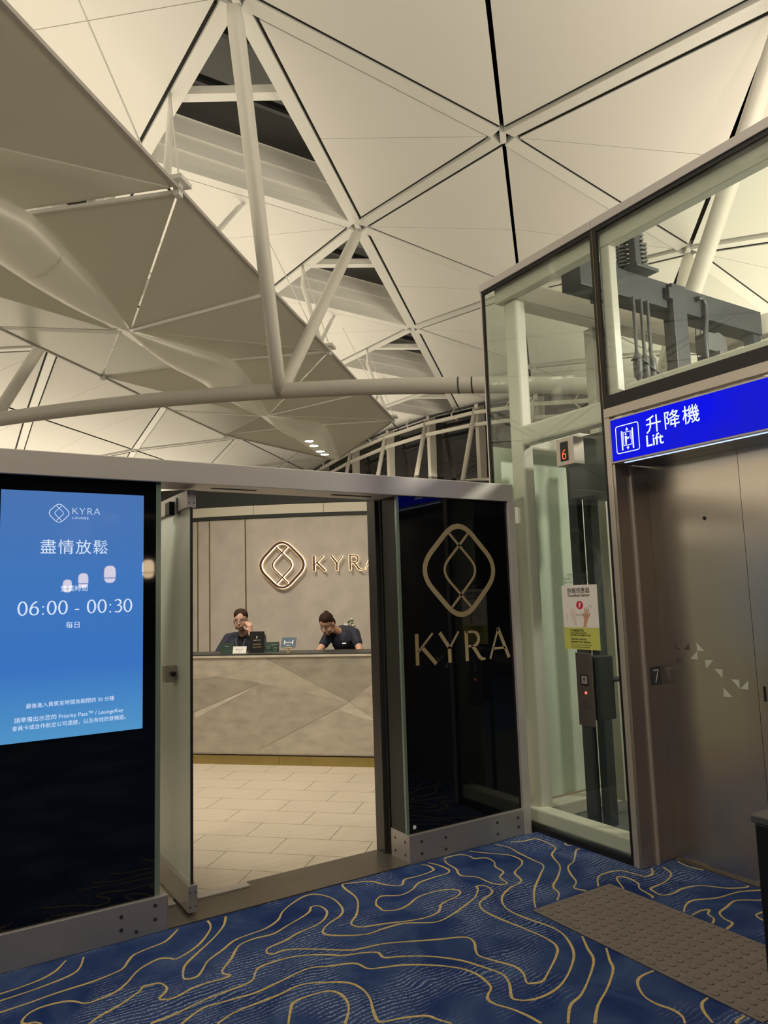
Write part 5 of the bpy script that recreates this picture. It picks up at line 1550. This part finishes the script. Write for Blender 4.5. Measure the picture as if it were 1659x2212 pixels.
# ---- woman bending over the desk
hc = Lc(-2.375, 7.55, 1.335)
look = (-BX*0.80 - AX*0.22 - ZX*0.52)
H, R = head_frame(hc, look, ZX*0.86 - BX*0.45 - AX*0.16)
p2 = empty('person', Lc(-2.25, 8.0, 0.0), 'smiling woman in navy short-sleeved uniform bending over the counter', 'person')
body = Blob()
add_head(body, H, R)
chest = Lc(-2.255, 7.74, 1.15)
nb = Lc(-2.295, 7.66, 1.255)
body.limb([H(0, -0.025, -0.055), nb, chest + ZX*0.06], [0.047, 0.048, 0.07])
body.limb([chest, Lc(-2.24, 7.86, 1.03), Lc(-2.235, 8.0, 0.94)], [0.125, 0.125, 0.13])
for s in (-1, 1):
    body.limb([Lc(-2.235 + s*0.09, 8.03, 0.90), Lc(-2.235 + s*0.09, 7.98, 0.48), Lc(-2.235 + s*0.09, 8.02, 0.10), Lc(-2.235 + s*0.09, 7.93, 0.045)], [0.09, 0.062, 0.042, 0.036])
S_l, E_l, W_l = Lc(-2.405, 7.67, 1.20), Lc(-2.455, 7.56, 1.08), Lc(-2.53, 7.46, 0.955)
S_r, E_r, W_r = Lc(-2.12, 7.70, 1.225), Lc(-2.04, 7.60, 1.065), Lc(-2.05, 7.47, 0.955)
for S_, E_, W_ in ((S_l, E_l, W_l), (S_r, E_r, W_r)):
    body.limb([S_, E_, W_], [0.046, 0.040, 0.026])
    d = (W_-E_).normalized(); d.z *= 0.3
    pm = W_ + d*0.045
    body.limb([W_, pm], [0.025, 0.030]); add_fingers(body, pm, d, d.cross(ZX), -ZX, 0.07, 0.5)
bo_ = body.build('body', 'skin2', p2, 0.0075, 4)
add_face(bo_, H, R, 'hair2', True, True)
hair = Blob()
hair.ball(H(0, -0.013, 0.056), (0.080, 0.088, 0.081), R)
hair.ball(H(-0.010, 0.000, 0.068), (0.062, 0.075, 0.066), R)
hair.ball(H(0, -0.060, -0.005), (0.066, 0.044, 0.072), R)
hair.ball(H(0.035, -0.095, 0.075), (0.036, 0.034, 0.036), R)
hair.ball(H(0.055, -0.085, 0.055), (0.022, 0.022, 0.024), R)
hair.build('hair', 'hair2', p2, 0.006, 4)
un = Blob()
un.limb([chest + ZX*0.005, Lc(-2.24, 7.86, 1.04), Lc(-2.235, 8.0, 0.94)], [0.138, 0.138, 0.142])
un.limb([Lc(-2.335, 7.67, 1.235), Lc(-2.26, 7.72, 1.25), Lc(-2.185, 7.72, 1.25)], [0.058, 0.072, 0.066])
for S_, E_ in ((S_l, E_l), (S_r, E_r)):
    un.limb([S_, S_.lerp(E_, 0.60)], [0.064, 0.055])
un.ball(Lc(-2.235, 7.98, 0.80), (0.16, 0.13, 0.16), RZ)
un.build('uniform', 'navy2', p2, 0.009, 4)
bd = MB().obox(Lc(-2.205, 7.588, 1.13), AX*0.020, ZX*0.006 + BX*0.002, (-BX + ZX*0.3)*0.002).build('name_badge', 'white', p2)
